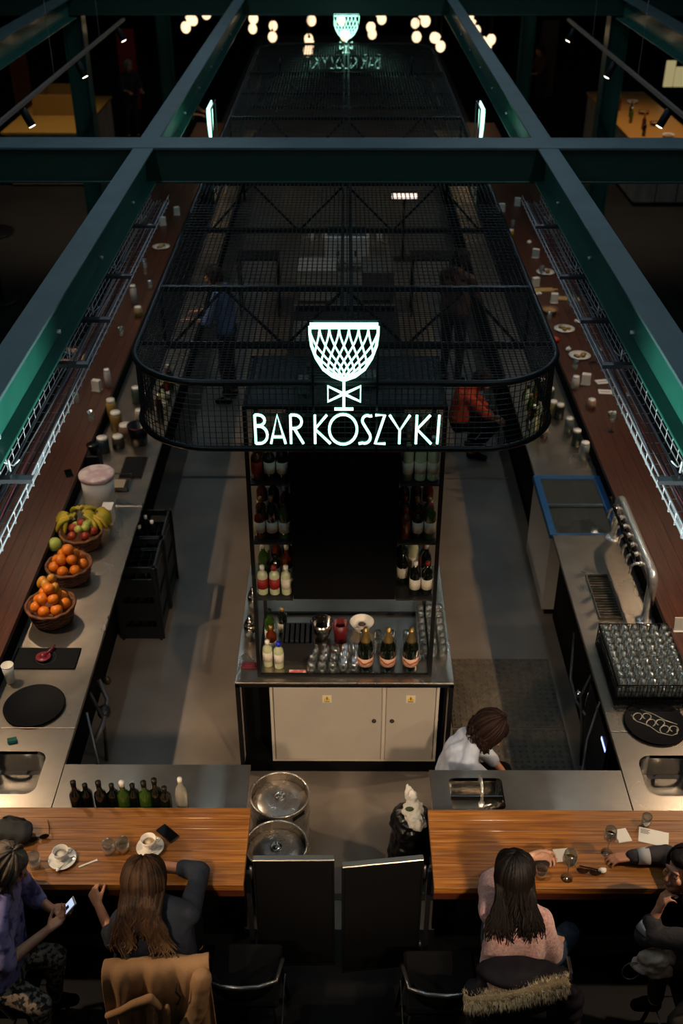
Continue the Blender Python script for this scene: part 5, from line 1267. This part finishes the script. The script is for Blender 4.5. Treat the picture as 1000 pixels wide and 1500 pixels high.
# --- woman in the pink sweater (lower right, seen from behind)
def hair_B(t, hc, f, u, r, org):
    m = hm('black_hair', '#090605', '#120b09')
    hair_cap('hair', hc, f, u, r, m, t, org, 1.0)
    locks('long_hair', hc, f, u, r, m, t, org, 230, .265, (-.02, -.42, -1), 5, 1.06, .0135, .014, 58, .3, 0, .34, backB)
pinkm = mat('pink_wool', '#b98f8a', .95, color2='#8f6a68', scale=70, bump=.9, bscale=220, sheen=.4, bdist=.006)
jeans = mat('blue_jeans', '#1f2f42', .85, color2='#2a4059', scale=40)
blackc = mat('black_cloth', '#0c0b0d', .95, spec=.1)
B = dict(pelvis=(.905, 3.36, .74), chest=(.895, 3.40, 1.12), neck=(.885, 3.46, 1.30), shL=(.765, 3.44, 1.215), shR=(1.03, 3.41, 1.205), elL=(.795, 3.72, 1.11), wrL=(1.05, 3.86, 1.15),
         elR=(1.10, 3.37, .97), wrR=(1.17, 3.53, .83), hipL=(.84, 3.38, .74), hipR=(1.02, 3.38, .74), knL=(.86, 3.80, .74), knR=(1.27, 3.66, .74), anL=(.86, 3.85, .34), anR=(1.25, 3.78, .34), toL=(.86, 3.98, .30), toR=(1.27, 3.92, .30))
person('long dark-haired woman in a fuzzy pink sweater seen from behind, holding a wine glass', B, ((.885, 3.535, 1.425), (.25, 1, -.25), (0, .15, 1)), skinp, hair_B, ('sweater', pinkm), ('jeans', jeans), blackc,
       hands=(((1.05, 3.86, 1.15), (1, .0, .14), (.1, -1, .1), (0, -.1, 1), (.55, .6, .65, .7), 1.0), ((1.17, 3.53, .83), (.35, 1, -.5), (0, -.2, -1), (-1, .2, 0), (.25, .25, .3, .3), 1.0)), sleeve=(.55, 1.0))
def ombre(m, z0, z1, tip):
    nt = m.node_tree; N = nt.nodes; L = nt.links; b = N['Principled BSDF']; src = b.inputs['Base Color'].links[0].from_socket
    tc = N.new('ShaderNodeTexCoord'); sp = N.new('ShaderNodeSeparateXYZ'); L.new(tc.outputs['Object'], sp.inputs[0])
    nz = N.new('ShaderNodeTexNoise'); nz.inputs['Scale'].default_value = 9; L.new(tc.outputs['Object'], nz.inputs['Vector'])
    ad = N.new('ShaderNodeMath'); ad.operation = 'MULTIPLY_ADD'; ad.inputs[1].default_value = .30; L.new(nz.outputs[0], ad.inputs[0]); L.new(sp.outputs[2], ad.inputs[2])
    mr = N.new('ShaderNodeMapRange'); mr.inputs[1].default_value = z1 + .15; mr.inputs[2].default_value = z0 + .15; L.new(ad.outputs[0], mr.inputs[0])
    mx = N.new('ShaderNodeMix'); mx.data_type = 'RGBA'; L.new(mr.outputs[0], mx.inputs[0]); L.new(src, mx.inputs[6]); mx.inputs[7].default_value = lin(tip)
    L.new(mx.outputs[2], b.inputs['Base Color']); return m
# --- woman in the navy jacket, lower left
def hair_A(t, hc, f, u, r, org):
    m = ombre(hm('ash_brown_hair', '#1c110b', '#3f2a19', 14), 1.04, 1.20, '#7d6040')
    hair_cap('hair', hc, f, u, r, m, t, org, 1.12)
    locks('long_hair', hc, f, u, r, m, t, org, 220, .225, (.18, -.62, -1), 9, 1.2, .0145, .028, 56, .35, 0, .40, backA)
navy = mat('navy_jacket', '#151a24', .85, color2='#1d2431', scale=5, bump=.3, bscale=60)
A = dict(pelvis=(-.97, 3.33, .74), chest=(-.98, 3.40, 1.10), neck=(-1.00, 3.50, 1.23), shL=(-1.16, 3.42, 1.17), shR=(-.82, 3.46, 1.17), elL=(-1.23, 3.44, .97), wrL=(-1.345, 3.62, 1.03),
         elR=(-.80, 3.79, 1.10), wrR=(-1.02, 3.83, 1.10), hipL=(-1.06, 3.36, .74), hipR=(-.88, 3.36, .74), knL=(-1.24, 3.74, .74), knR=(-.88, 3.80, .74), anL=(-1.28, 3.62, .34), anR=(-.88, 3.84, .34), toL=(-1.36, 3.72, .30), toR=(-.9, 3.98, .30))
person('woman with long brown-to-blond hair in a navy jacket leaning on the left counter', A, ((-1.055, 3.55, 1.31), (-.15, 1, -.55), (0, .45, 1)), skin, hair_A, ('jacket', navy), ('trousers', blackc), blackc,
       hands=(((-1.345, 3.62, 1.03), (-.45, .7, .45), (.4, .3, -.6), (.2, .1, 1), (.9, .95, 1.0, 1.0), .95), ((-1.02, 3.83, 1.11), (-1, .15, -.02), (0, 0, -1), (0, 1, 0), (.25, .3, .3, .3), .95)), sleeve=(.25, .45), belly=.008)
# --- woman in purple at the left edge
def hair_D(t, hc, f, u, r, org):
    m = hm('grey_brown_hair', '#4a3c30', '#7b6a58', 14)
    hair_cap('hair', hc, f, u, r, m, t, org, 1.04, (((0, -.06, -.04), (.08, .06, .08)),))
    locks('hair_strands', hc, f, u, r, m, t, org, 90, .14, (-.1, 0, -1), 31, 1.05, .013, .012, 55, .3)
purple = mat('purple_floral_blouse', '#7d75a2', .8, color2='#3a3560', scale=16, lo=.5, hi=.62, bump=.2, bscale=50)
leop = mat('leopard_skirt', '#7b6a58', .85, color2='#14110f', scale=34, lo=.46, hi=.54)
D = dict(pelvis=(-1.86, 3.42, .74), chest=(-1.83, 3.47, 1.10), neck=(-1.79, 3.53, 1.30), shL=(-1.79, 3.69, 1.19), shR=(-1.80, 3.36, 1.19), elL=(-1.72, 3.70, .98), wrL=(-1.60, 3.63, .97),
         elR=(-1.76, 3.29, 1.00), wrR=(-1.60, 3.50, .98), hipL=(-1.84, 3.50, .74), hipR=(-1.84, 3.32, .74), knL=(-1.60, 3.52, .72), knR=(-1.62, 3.24, .70), anL=(-1.66, 3.50, .34), anR=(-1.66, 3.22, .34), toL=(-1.56, 3.52, .30), toR=(-1.56, 3.22, .30))
person('woman in a purple patterned blouse at the left edge looking down at her phone', D, ((-1.765, 3.57, 1.42), (1, .1, -.55), (.5, 0, 1)), skin, hair_D, ('blouse', purple), ('patterned_skirt', leop), blackc,
       hands=(((-1.60, 3.50, .98), (.6, .62, .12), (.1, .3, .9), (-.5, .6, .2), (.4, .45, .5, .5), .95), ((-1.60, 3.64, .97), (.9, -.2, .15), (0, -.2, .9), (.2, -.9, .3), (.4, .45, .5, .5), .95)), sleeve=(.2, .0))
t = thing('mobile_phone', 'lit white mobile phone held by the woman in purple', 'phone', (-1.512, 3.600, 1.025), R(-55)); t.rotation_euler = (R(38), R(-8), R(-62)); t.scale = (.9, .9, .9)
MB().bbox(-.035, .035, -.07, .07, -.004, .004, .002).build('body', plastic_w, t); MB().box(-.031, .031, -.058, .058, .0042, .0048).build('screen', mat('phone_screen', '#c4d4f0', .3, emit=.9), t); MB().box(-.012, .014, -.012, .02, .005, .0054).build('screen_picture', mat('screen_dark', '#20304a', .4), t)
# --- dark-haired person in the black jacket at the right edge
def hair_C(t, hc, f, u, r, org):
    m = hm('dark_hair', '#130f0e', '#241a17')
    hair_cap('hair', hc, f, u, r, m, t, org, 1.02, (((0, -.10, .03), (.045, .045, .045)),))
    locks('hair_strands', hc, f, u, r, m, t, org, 60, .05, (.3, 0, -1), 41, 1.03, .011, .004, 62, .3)
jack = mat('charcoal_jacket', '#322e30', .85, color2='#262325', scale=6, bump=.3, bscale=50)
camo = mat('camouflage_trousers', '#1c1d14', .85, color2='#33281c', scale=14)
C = dict(pelvis=(1.98, 3.36, .74), chest=(1.93, 3.42, 1.10), neck=(1.86, 3.52, 1.26), shL=(1.89, 3.30, 1.17), shR=(1.90, 3.67, 1.18), elL=(1.60, 3.44, 1.03), wrL=(1.665, 3.50, 1.17),
         elR=(1.82, 3.90, 1.12), wrR=(1.62, 3.895, 1.10), hipL=(1.95, 3.27, .74), hipR=(1.95, 3.45, .74), knL=(1.78, 3.18, .66), knR=(1.76, 3.52, .68), anL=(1.80, 3.20, .34), anR=(1.78, 3.50, .34), toL=(1.70, 3.18, .30), toR=(1.68, 3.50, .30))
person('dark-haired person in a charcoal jacket at the right edge resting chin on hand', C, ((1.785, 3.60, 1.375), (-.84, -.48, .22), (.25, .25, 1)), skin, hair_C, ('jacket', jack), ('camouflage_trousers', camo), blackc,
       hands=(((1.665, 3.50, 1.17), (.3, .25, 1), (.95, .1, 0), (.2, .9, .1), (.55, .6, .65, .7), .95), ((1.62, 3.895, 1.10), (-1, .02, -.12), (.0, -.15, -1), (0, 1, .1), (.3, .35, .4, .45), .95)), sleeve=(.55, 1.0))
t = [o for o in bpy.data.objects if o.get('label', '').startswith('dark-haired person')][0]; og = V(t.location)
MB().tube([V((1.645, 3.483, 1.12)) - og + V((.034*math.cos(a), .03*math.sin(a), .01*math.cos(a))) for a in [R(d) for d in range(0, 360, 30)]], .005, 6, closed=True).build('bracelet', blackg, t)
for nm_, a, b, r0 in (('shirt_cuff', (1.60, 3.445, 1.045), (1.632, 3.468, 1.09), .056), ('shirt_cuff', (1.72, 3.897, 1.11), (1.655, 3.896, 1.105), .050)):
    MB().tube([V(a) - og, V(b) - og], [r0, r0 - .006], 18).build(nm_, mat('grey_shirt', '#9a9896', .8), t)
MB().lathe([(0, 0), (.013, 0), (.013, .006), (0, .008)], V((1.745, 3.52, 1.25)) - og, 14).build('pendant', chrome, t)
t = thing('handbag', 'pale crumpled bag with a ring strap hanging before the charcoal-jacketed person', 'bag', (1.66, 3.37, .88))
mb = MB(); mb.ell((0, 0, .06), (.11, .05, .05)); mb.ell((-.03, .0, .0), (.10, .05, .05)); mb.ell((.03, 0, -.05), (.08, .045, .04)); blob('bag', mb, mat('bag_pale', '#b8a595', .8, color2='#94826f', scale=14), t, .008, 2, lambda c: .012*noise.noise(c*28)); MB().tube([(-.12 + .05*math.cos(a), -.01, -.04 + .075*math.sin(a)) for a in [R(d) for d in range(0, 360, 24)]], .004, 6, closed=True).build('ring_strap', mat('ring_grey2', '#6f6a64', .4, .6), t)

# --- bartender bending down behind the right counter
def hair_E(t, hc, f, u, r, org):
    m = hm('curly_brown_hair', '#170c09', '#26150f')
    hair_cap('hair', hc, f, u, r, m, t, org, 1.22)
    locks('curls', hc, f, u, r, m, t, org, 110, .13, (-.35, .1, -1), 51, 1.22, .014, .01, 58, .4, .012)
whitec = mat('white_shirt', '#b4bccb', .8, color2='#9aa3b4', scale=9)
def crouching(label, o, hairfn, topc, vox=.0058, tname='white_shirt'):
    o = V(o)
    def q(x, y, z): return (x + o.x, y + o.y, z + o.z if z > .2 else z)
    E_ = dict(pelvis=q(.72, 5.05, .52), chest=q(.76, 5.06, .79), neck=q(.86, 5.08, .92), shL=q(.80, 5.20, .84), shR=q(.80, 4.92, .84), elL=q(.98, 5.22, .64), wrL=q(1.12, 5.14, .50),
         elR=q(.98, 4.92, .66), wrR=q(1.12, 4.98, .52), hipL=q(.72, 5.14, .50), hipR=q(.72, 4.96, .50), knL=q(1.10, 5.20, .50), knR=q(1.10, 4.94, .48), anL=q(.86, 5.20, .10), anR=q(.86, 4.94, .10), toL=q(1.02, 5.22, .045), toR=q(1.02, 4.92, .045))
    return person(label, E_, (q(.955, 5.10, .985), (.9, -.25, -.75), (.75, 0, .8), 1.0), skin, hairfn, (tname, topc), ('apron', blackc), blackc,
       hands=((E_['wrL'], (.9, -.2, -.4), (0, -.9, -.2), (0, .2, 1), (.4, .4, .4, .4), .95), (E_['wrR'], (.9, .1, -.4), (0, .9, -.2), (0, .2, 1), (.4, .4, .4, .4), .95)), vox=vox, sleeve=(.3, .3))
crouching('curly brown-haired bartender in a white shirt crouching behind the right steel worktop', (.03, .05, -.15), hair_E, whitec)

# --- dim people farther away, seen through the mesh and beyond
def simple_hair(c1, c2, s=1.03):
    def fn(t, hc, f, u, r, org):
        m = hm('hair' + c1, c1, c2); hair_cap('hair', hc, f, u, r, m, t, org, s); locks('hair_strands', hc, f, u, r, m, t, org, 36, .09, (0, -.1, -1), 3, s, .013, .006, 62, .3)
    return fn
def standing(label, x, y, ang, topc, haircol, botc='#15151a', seat=None, reach=.35, skinm=skin, tname='shirt'):
    f = V((math.cos(ang), math.sin(ang), 0)); l = V((-f.y, f.x, 0)); o = V((x, y, 0)); up = V((0, 0, 1))
    dz = 0 if seat is None else seat - .92
    def p(a, b, z): return tuple(o + f*a + l*b + up*(z + dz))
    P = dict(pelvis=p(0, 0, .95), chest=p(.04, 0, 1.30), neck=p(.07, 0, 1.48), shL=p(.05, .18, 1.42), shR=p(.05, -.18, 1.42), elL=p(.16, .23, 1.14), wrL=p(.16+reach*.6, .15, 1.12), elR=p(.16, -.23, 1.14), wrR=p(.16+reach*.6, -.13, 1.12), hipL=p(0, .09, .93), hipR=p(0, -.09, .93))
    if seat is None: P.update(knL=p(.04, .10, .5), knR=p(.02, -.10, .5), anL=p(0, .11, .09), anR=p(-.02, -.11, .09), toL=p(.14, .12, .045), toR=p(.12, -.12, .045))
    else: P.update(knL=p(.42, .12, .93), knR=p(.42, -.12, .93), anL=p(.42, .12, .52), anR=p(.42, -.12, .52), toL=p(.54, .12, .47), toR=p(.54, -.12, .47))
    hd = tuple(o + f*.12 + up*(1.62 + dz))
    return person(label, P, (hd, tuple(f*1 - up*.4), tuple(up + f*.3)), skinm, simple_hair(*haircol), (tname, mat('t' + topc, topc, .85)), ('trousers', mat('b' + botc, botc, .9)), blackc,
                  hands=((P['wrL'], tuple(f), (0, 0, -1), tuple(-l), (.35,)*4, .95), (P['wrR'], tuple(f), (0, 0, -1), tuple(l), (.35,)*4, .95)), vox=.0085, sleeve=(.3, .3))
standing('bartender in a pale blue-grey shirt in the left aisle beneath the mesh canopy', -1.42, 11.7, R(170), '#5a6e92', ('#241812', '#3a281c'))
crouching('bartender in an orange-red top crouching in the right aisle beneath the mesh canopy', (.55, 5.3, -.05), simple_hair('#1a1210', '#2c201a'), mat('orange_top', '#a8391a', .85), .0085, 'shirt')
standing('bartender in a dim brown shirt far along the right aisle beneath the canopy', 1.35, 12.2, R(60), '#4a3226', ('#1a1210', '#2c201a'))
standing('patron in black seated outside the right counter, near the cable tray end', 3.50, 7.05, R(180), '#0e0e10', ('#16100e', '#2a1e18'), seat=.78)
standing('patron in dark clothes seated outside the left counter by the cable tray', -3.53, 10.9, R(0), '#17161a', ('#1a1412', '#33251c'), seat=.78)
standing('far patron in a tan coat standing beside the left counter beyond the cross beam', -3.3, 22.6, R(-20), '#8a6a50', ('#5a3a24', '#7a5a3c'), tname='coat')
standing('far dark-clad visitor standing near the red banner in the left hall', -4.9, 25.0, R(-60), '#2a1e20', ('#7a6a58', '#94806a'))
standing('far visitor in a brown jacket in the right hall behind the green column', 4.75, 27.0, R(200), '#4a3020', ('#201814', '#34261e'))

# ================================================================ BAR CHAIRS AND COATS
def bar_chair(label, x, y, rz, seat=.64, back=.36):
    t = thing('bar_chair', label, 'bar chair', (x, y, 0), rz)
    MB().bbox(-.20, .20, -.19, .19, seat-.05, seat, .015).build('seat', mat('seat_black', '#0a0a0b', .85, spec=.15), t)
    for a in (-1, 1):
        for b in (-1, 1): MB().tube([(a*.17, b*.16, seat-.05), (a*.22, b*.21, 0.012)], .012, 8).build('leg', black, t)
    MB().tube([(-.205, -.195, .28), (.205, -.195, .28), (.205, .195, .28), (-.205, .195, .28)], .009, 8, closed=True, smooth=False).build('foot_ring', chrome, t)
    MB().tube([(-.21, .10, seat-.02), (-.215, -.02, seat + back*.7), (-.19, -.17, seat+back-.02), (-.10, -.215, seat+back), (0, -.225, seat+back+.003), (.10, -.215, seat+back), (.19, -.17, seat+back-.02), (.215, -.02, seat+back*.7), (.21, .10, seat-.02)], .012, 10).build('back_rail', mat('rail_steel', '#8b8885', .25, .9), t)
    mb = MB(); n = 9; vs = []; fs = []
    for i in range(n):
        a = R(-55 + 110*i/(n-1)); 
        for z in (seat+.06, seat+back-.03): vs.append((.20*math.sin(a), -.21*math.cos(a)+.0, z))
    for i in range(n-1): fs.append((2*i, 2*i+2, 2*i+3, 2*i+1))
    o = MB().add(vs, fs, True).build('back_panel', mat('seat_black', '#0a0a0b', .85, spec=.15), t); modded(o, ('SOLIDIFY', dict(thickness=.018, offset=0)))
    return t
bar_chair('bar chair of the pink-sweatered woman, its back draped with a fur-collared coat', .98, 3.40, 0, .64, .40)
bar_chair('bar chair of the navy-jacketed woman, covered by the tan coat', -1.0, 3.40, 0, .64, .42)
bar_chair('bar chair under the woman in purple, facing right', -1.87, 3.42, R(-90))
bar_chair('bar chair under the charcoal-jacketed person, facing left', 1.99, 3.36, R(90))
bar_chair('empty dark bar chair with a curved steel rail left of the gates', -.555, 3.50, 0, .60, .20)
bar_chair('empty dark bar chair with a curved steel rail right of the gates', .54, 3.46, 0, .60, .20)
bar_chair('bar chair under the patron in black outside the right counter', 3.48, 7.05, R(90))
bar_chair('bar chair under the patron outside the left counter', -3.52, 10.9, R(-90))
# tan coat
def drape(name, org, w0, path, m, parent, folds=5, amp=.02, nx=60, thick=.008, seed=0, taper=0.0, side=None):
    vs = []; fs = []; ny = len(path)
    for j, (y, z) in enumerate(path):
        g = j/(ny-1)
        for i in range(nx+1):
            a = i/nx - .5
            x = a*w0*(1 + taper*g); ff = amp*g**.8*(math.sin(a*folds*6.283 + seed + g*1.3) + .5*math.sin(a*folds*13.1 + seed*2 + g*2))
            hem = (side(a) if side else 0)*g
            vs.append((x, y - ff - (.07*abs(a)**2)*0, z + hem))
    for j in range(ny-1):
        for i in range(nx): k = j*(nx+1)+i; fs.append((k, k+1, k+nx+2, k+nx+1))
    o = MB().add(vs, fs, True).build(name, m, parent); modded(o, ('SOLIDIFY', dict(thickness=thick, offset=0)), ('SUBSURF', dict(levels=1))); return o
tan = mat('tan_wool', '#a07850', .9, color2='#8c6844', scale=9, bump=.25, bscale=120)
t = thing('coat', 'tan wool coat draped over the back of the navy-jacketed woman\'s chair', 'coat', (-.96, 3.20, .07), R(4))
path = [(.10, .93), (.085, .99), (.06, 1.03), (.02, 1.045), (-.02, 1.04), (-.045, 1.0), (-.055, .92), (-.06, .82), (-.065, .72), (-.07, .60), (-.075, .48), (-.08, .38), (-.085, .30)]
drape('coat_body', None, .53, path, tan, t, 3.2, .022, 64, .012, 1.0, .08)
mb = MB(); mb.caps((.23, -.05, .99), (.20, -.10, .80), .055, .05); mb.caps((.20, -.10, .80), (.07, -.13, .50), .05, .045); mb.caps((.07, -.13, .50), (.03, -.13, .42), .046, .046)
blob('sleeve', mb, tan, t, .008, 4, lambda c: .007*noise.noise(c*20))
mb = MB(); mb.caps((-.20, -.085, .80), (-.12, -.10, .88), .022, .024); mb.caps((-.12, -.10, .88), (-.03, -.10, .92), .024, .026); mb.caps((-.03, -.10, .92), (.01, -.11, .86), .026, .02); mb.caps((-.26, -.085, .77), (-.20, -.085, .80), .02, .022)
blob('lapel_fold', mb, tan, t, .006, 3)
mb = MB(); mb.caps((-.02, -.10, .88), (-.06, -.13, .45), .03, .035); mb.caps((.05, -.115, .86), (.03, -.12, .62), .018, .02); blob('front_fold', mb, tan, t, .007, 3)
MB().tube([(.11, -.075, 1.0), (.10, -.09, .95), (.12, -.09, .90), (.10, -.09, .84)], .006, 6).build('belt_loop', mat('loop_dark', '#2b1c12', .8), t)
# dark coat with fur collar
t = thing('coat', 'dark puffer coat with a pale fur-trimmed hood over the pink-sweatered woman\'s chair', 'coat', (.92, 3.175, .07), R(-5))
mb = MB(); mb.ell((0, .02, .98), (.26, .09, .06)); mb.ell((-.06, .0, 1.02), (.16, .08, .045)); mb.caps((-.24, -.04, .93), (-.2, -.06, .5), .05, .06); mb.caps((.24, -.04, .93), (.24, -.08, .5), .06, .06); mb.ell((0, -.06, .68), (.26, .06, .30)); mb.ell((.05, -.09, .4), (.28, .07, .2))
blob('coat_body', mb, mat('puffer', '#120f16', .7, spec=.2), t, .011, 4, lambda c: .012*math.sin(c.z*70) + .006*noise.noise(c*20))
rnd = random.Random(8); mb = MB(); spine = [V((-.30, -.08, .89)), V((-.21, -.10, .925)), V((-.10, -.095, .965)), (V((.0, -.09, 1.0))), V((.10, -.075, 1.035)), V((.21, -.055, 1.07))]
for k in range(2600):
    a = rnd.random()*4.999; i = int(a); p = spine[i].lerp(spine[i+1], a-i); th = rnd.random()*6.283
    rr = .030
    d = V((rnd.uniform(-.45, .45), math.cos(th), math.sin(th))).normalized(); q = p + V((0, math.cos(th)*rr, math.sin(th)*rr*.8))
    tip = q + d*rnd.uniform(.025, .05) + V((0, -.004, -.012)); sd = d.orthogonal().normalized()*.0022
    mb.add([q - sd, q + sd, tip], [(0, 1, 2)])
tag(mb.build('fur_trim', mat('fur_pale', '#d2c19c', .8, color2='#5a4c3a', scale=38, lo=.5, hi=.62), t), kind='stuff')
blob('fur_core', MB().tube([tuple(p) for p in spine], .03, 10), mat('fur_core', '#8a7a5c', .9), t, .008, 2)
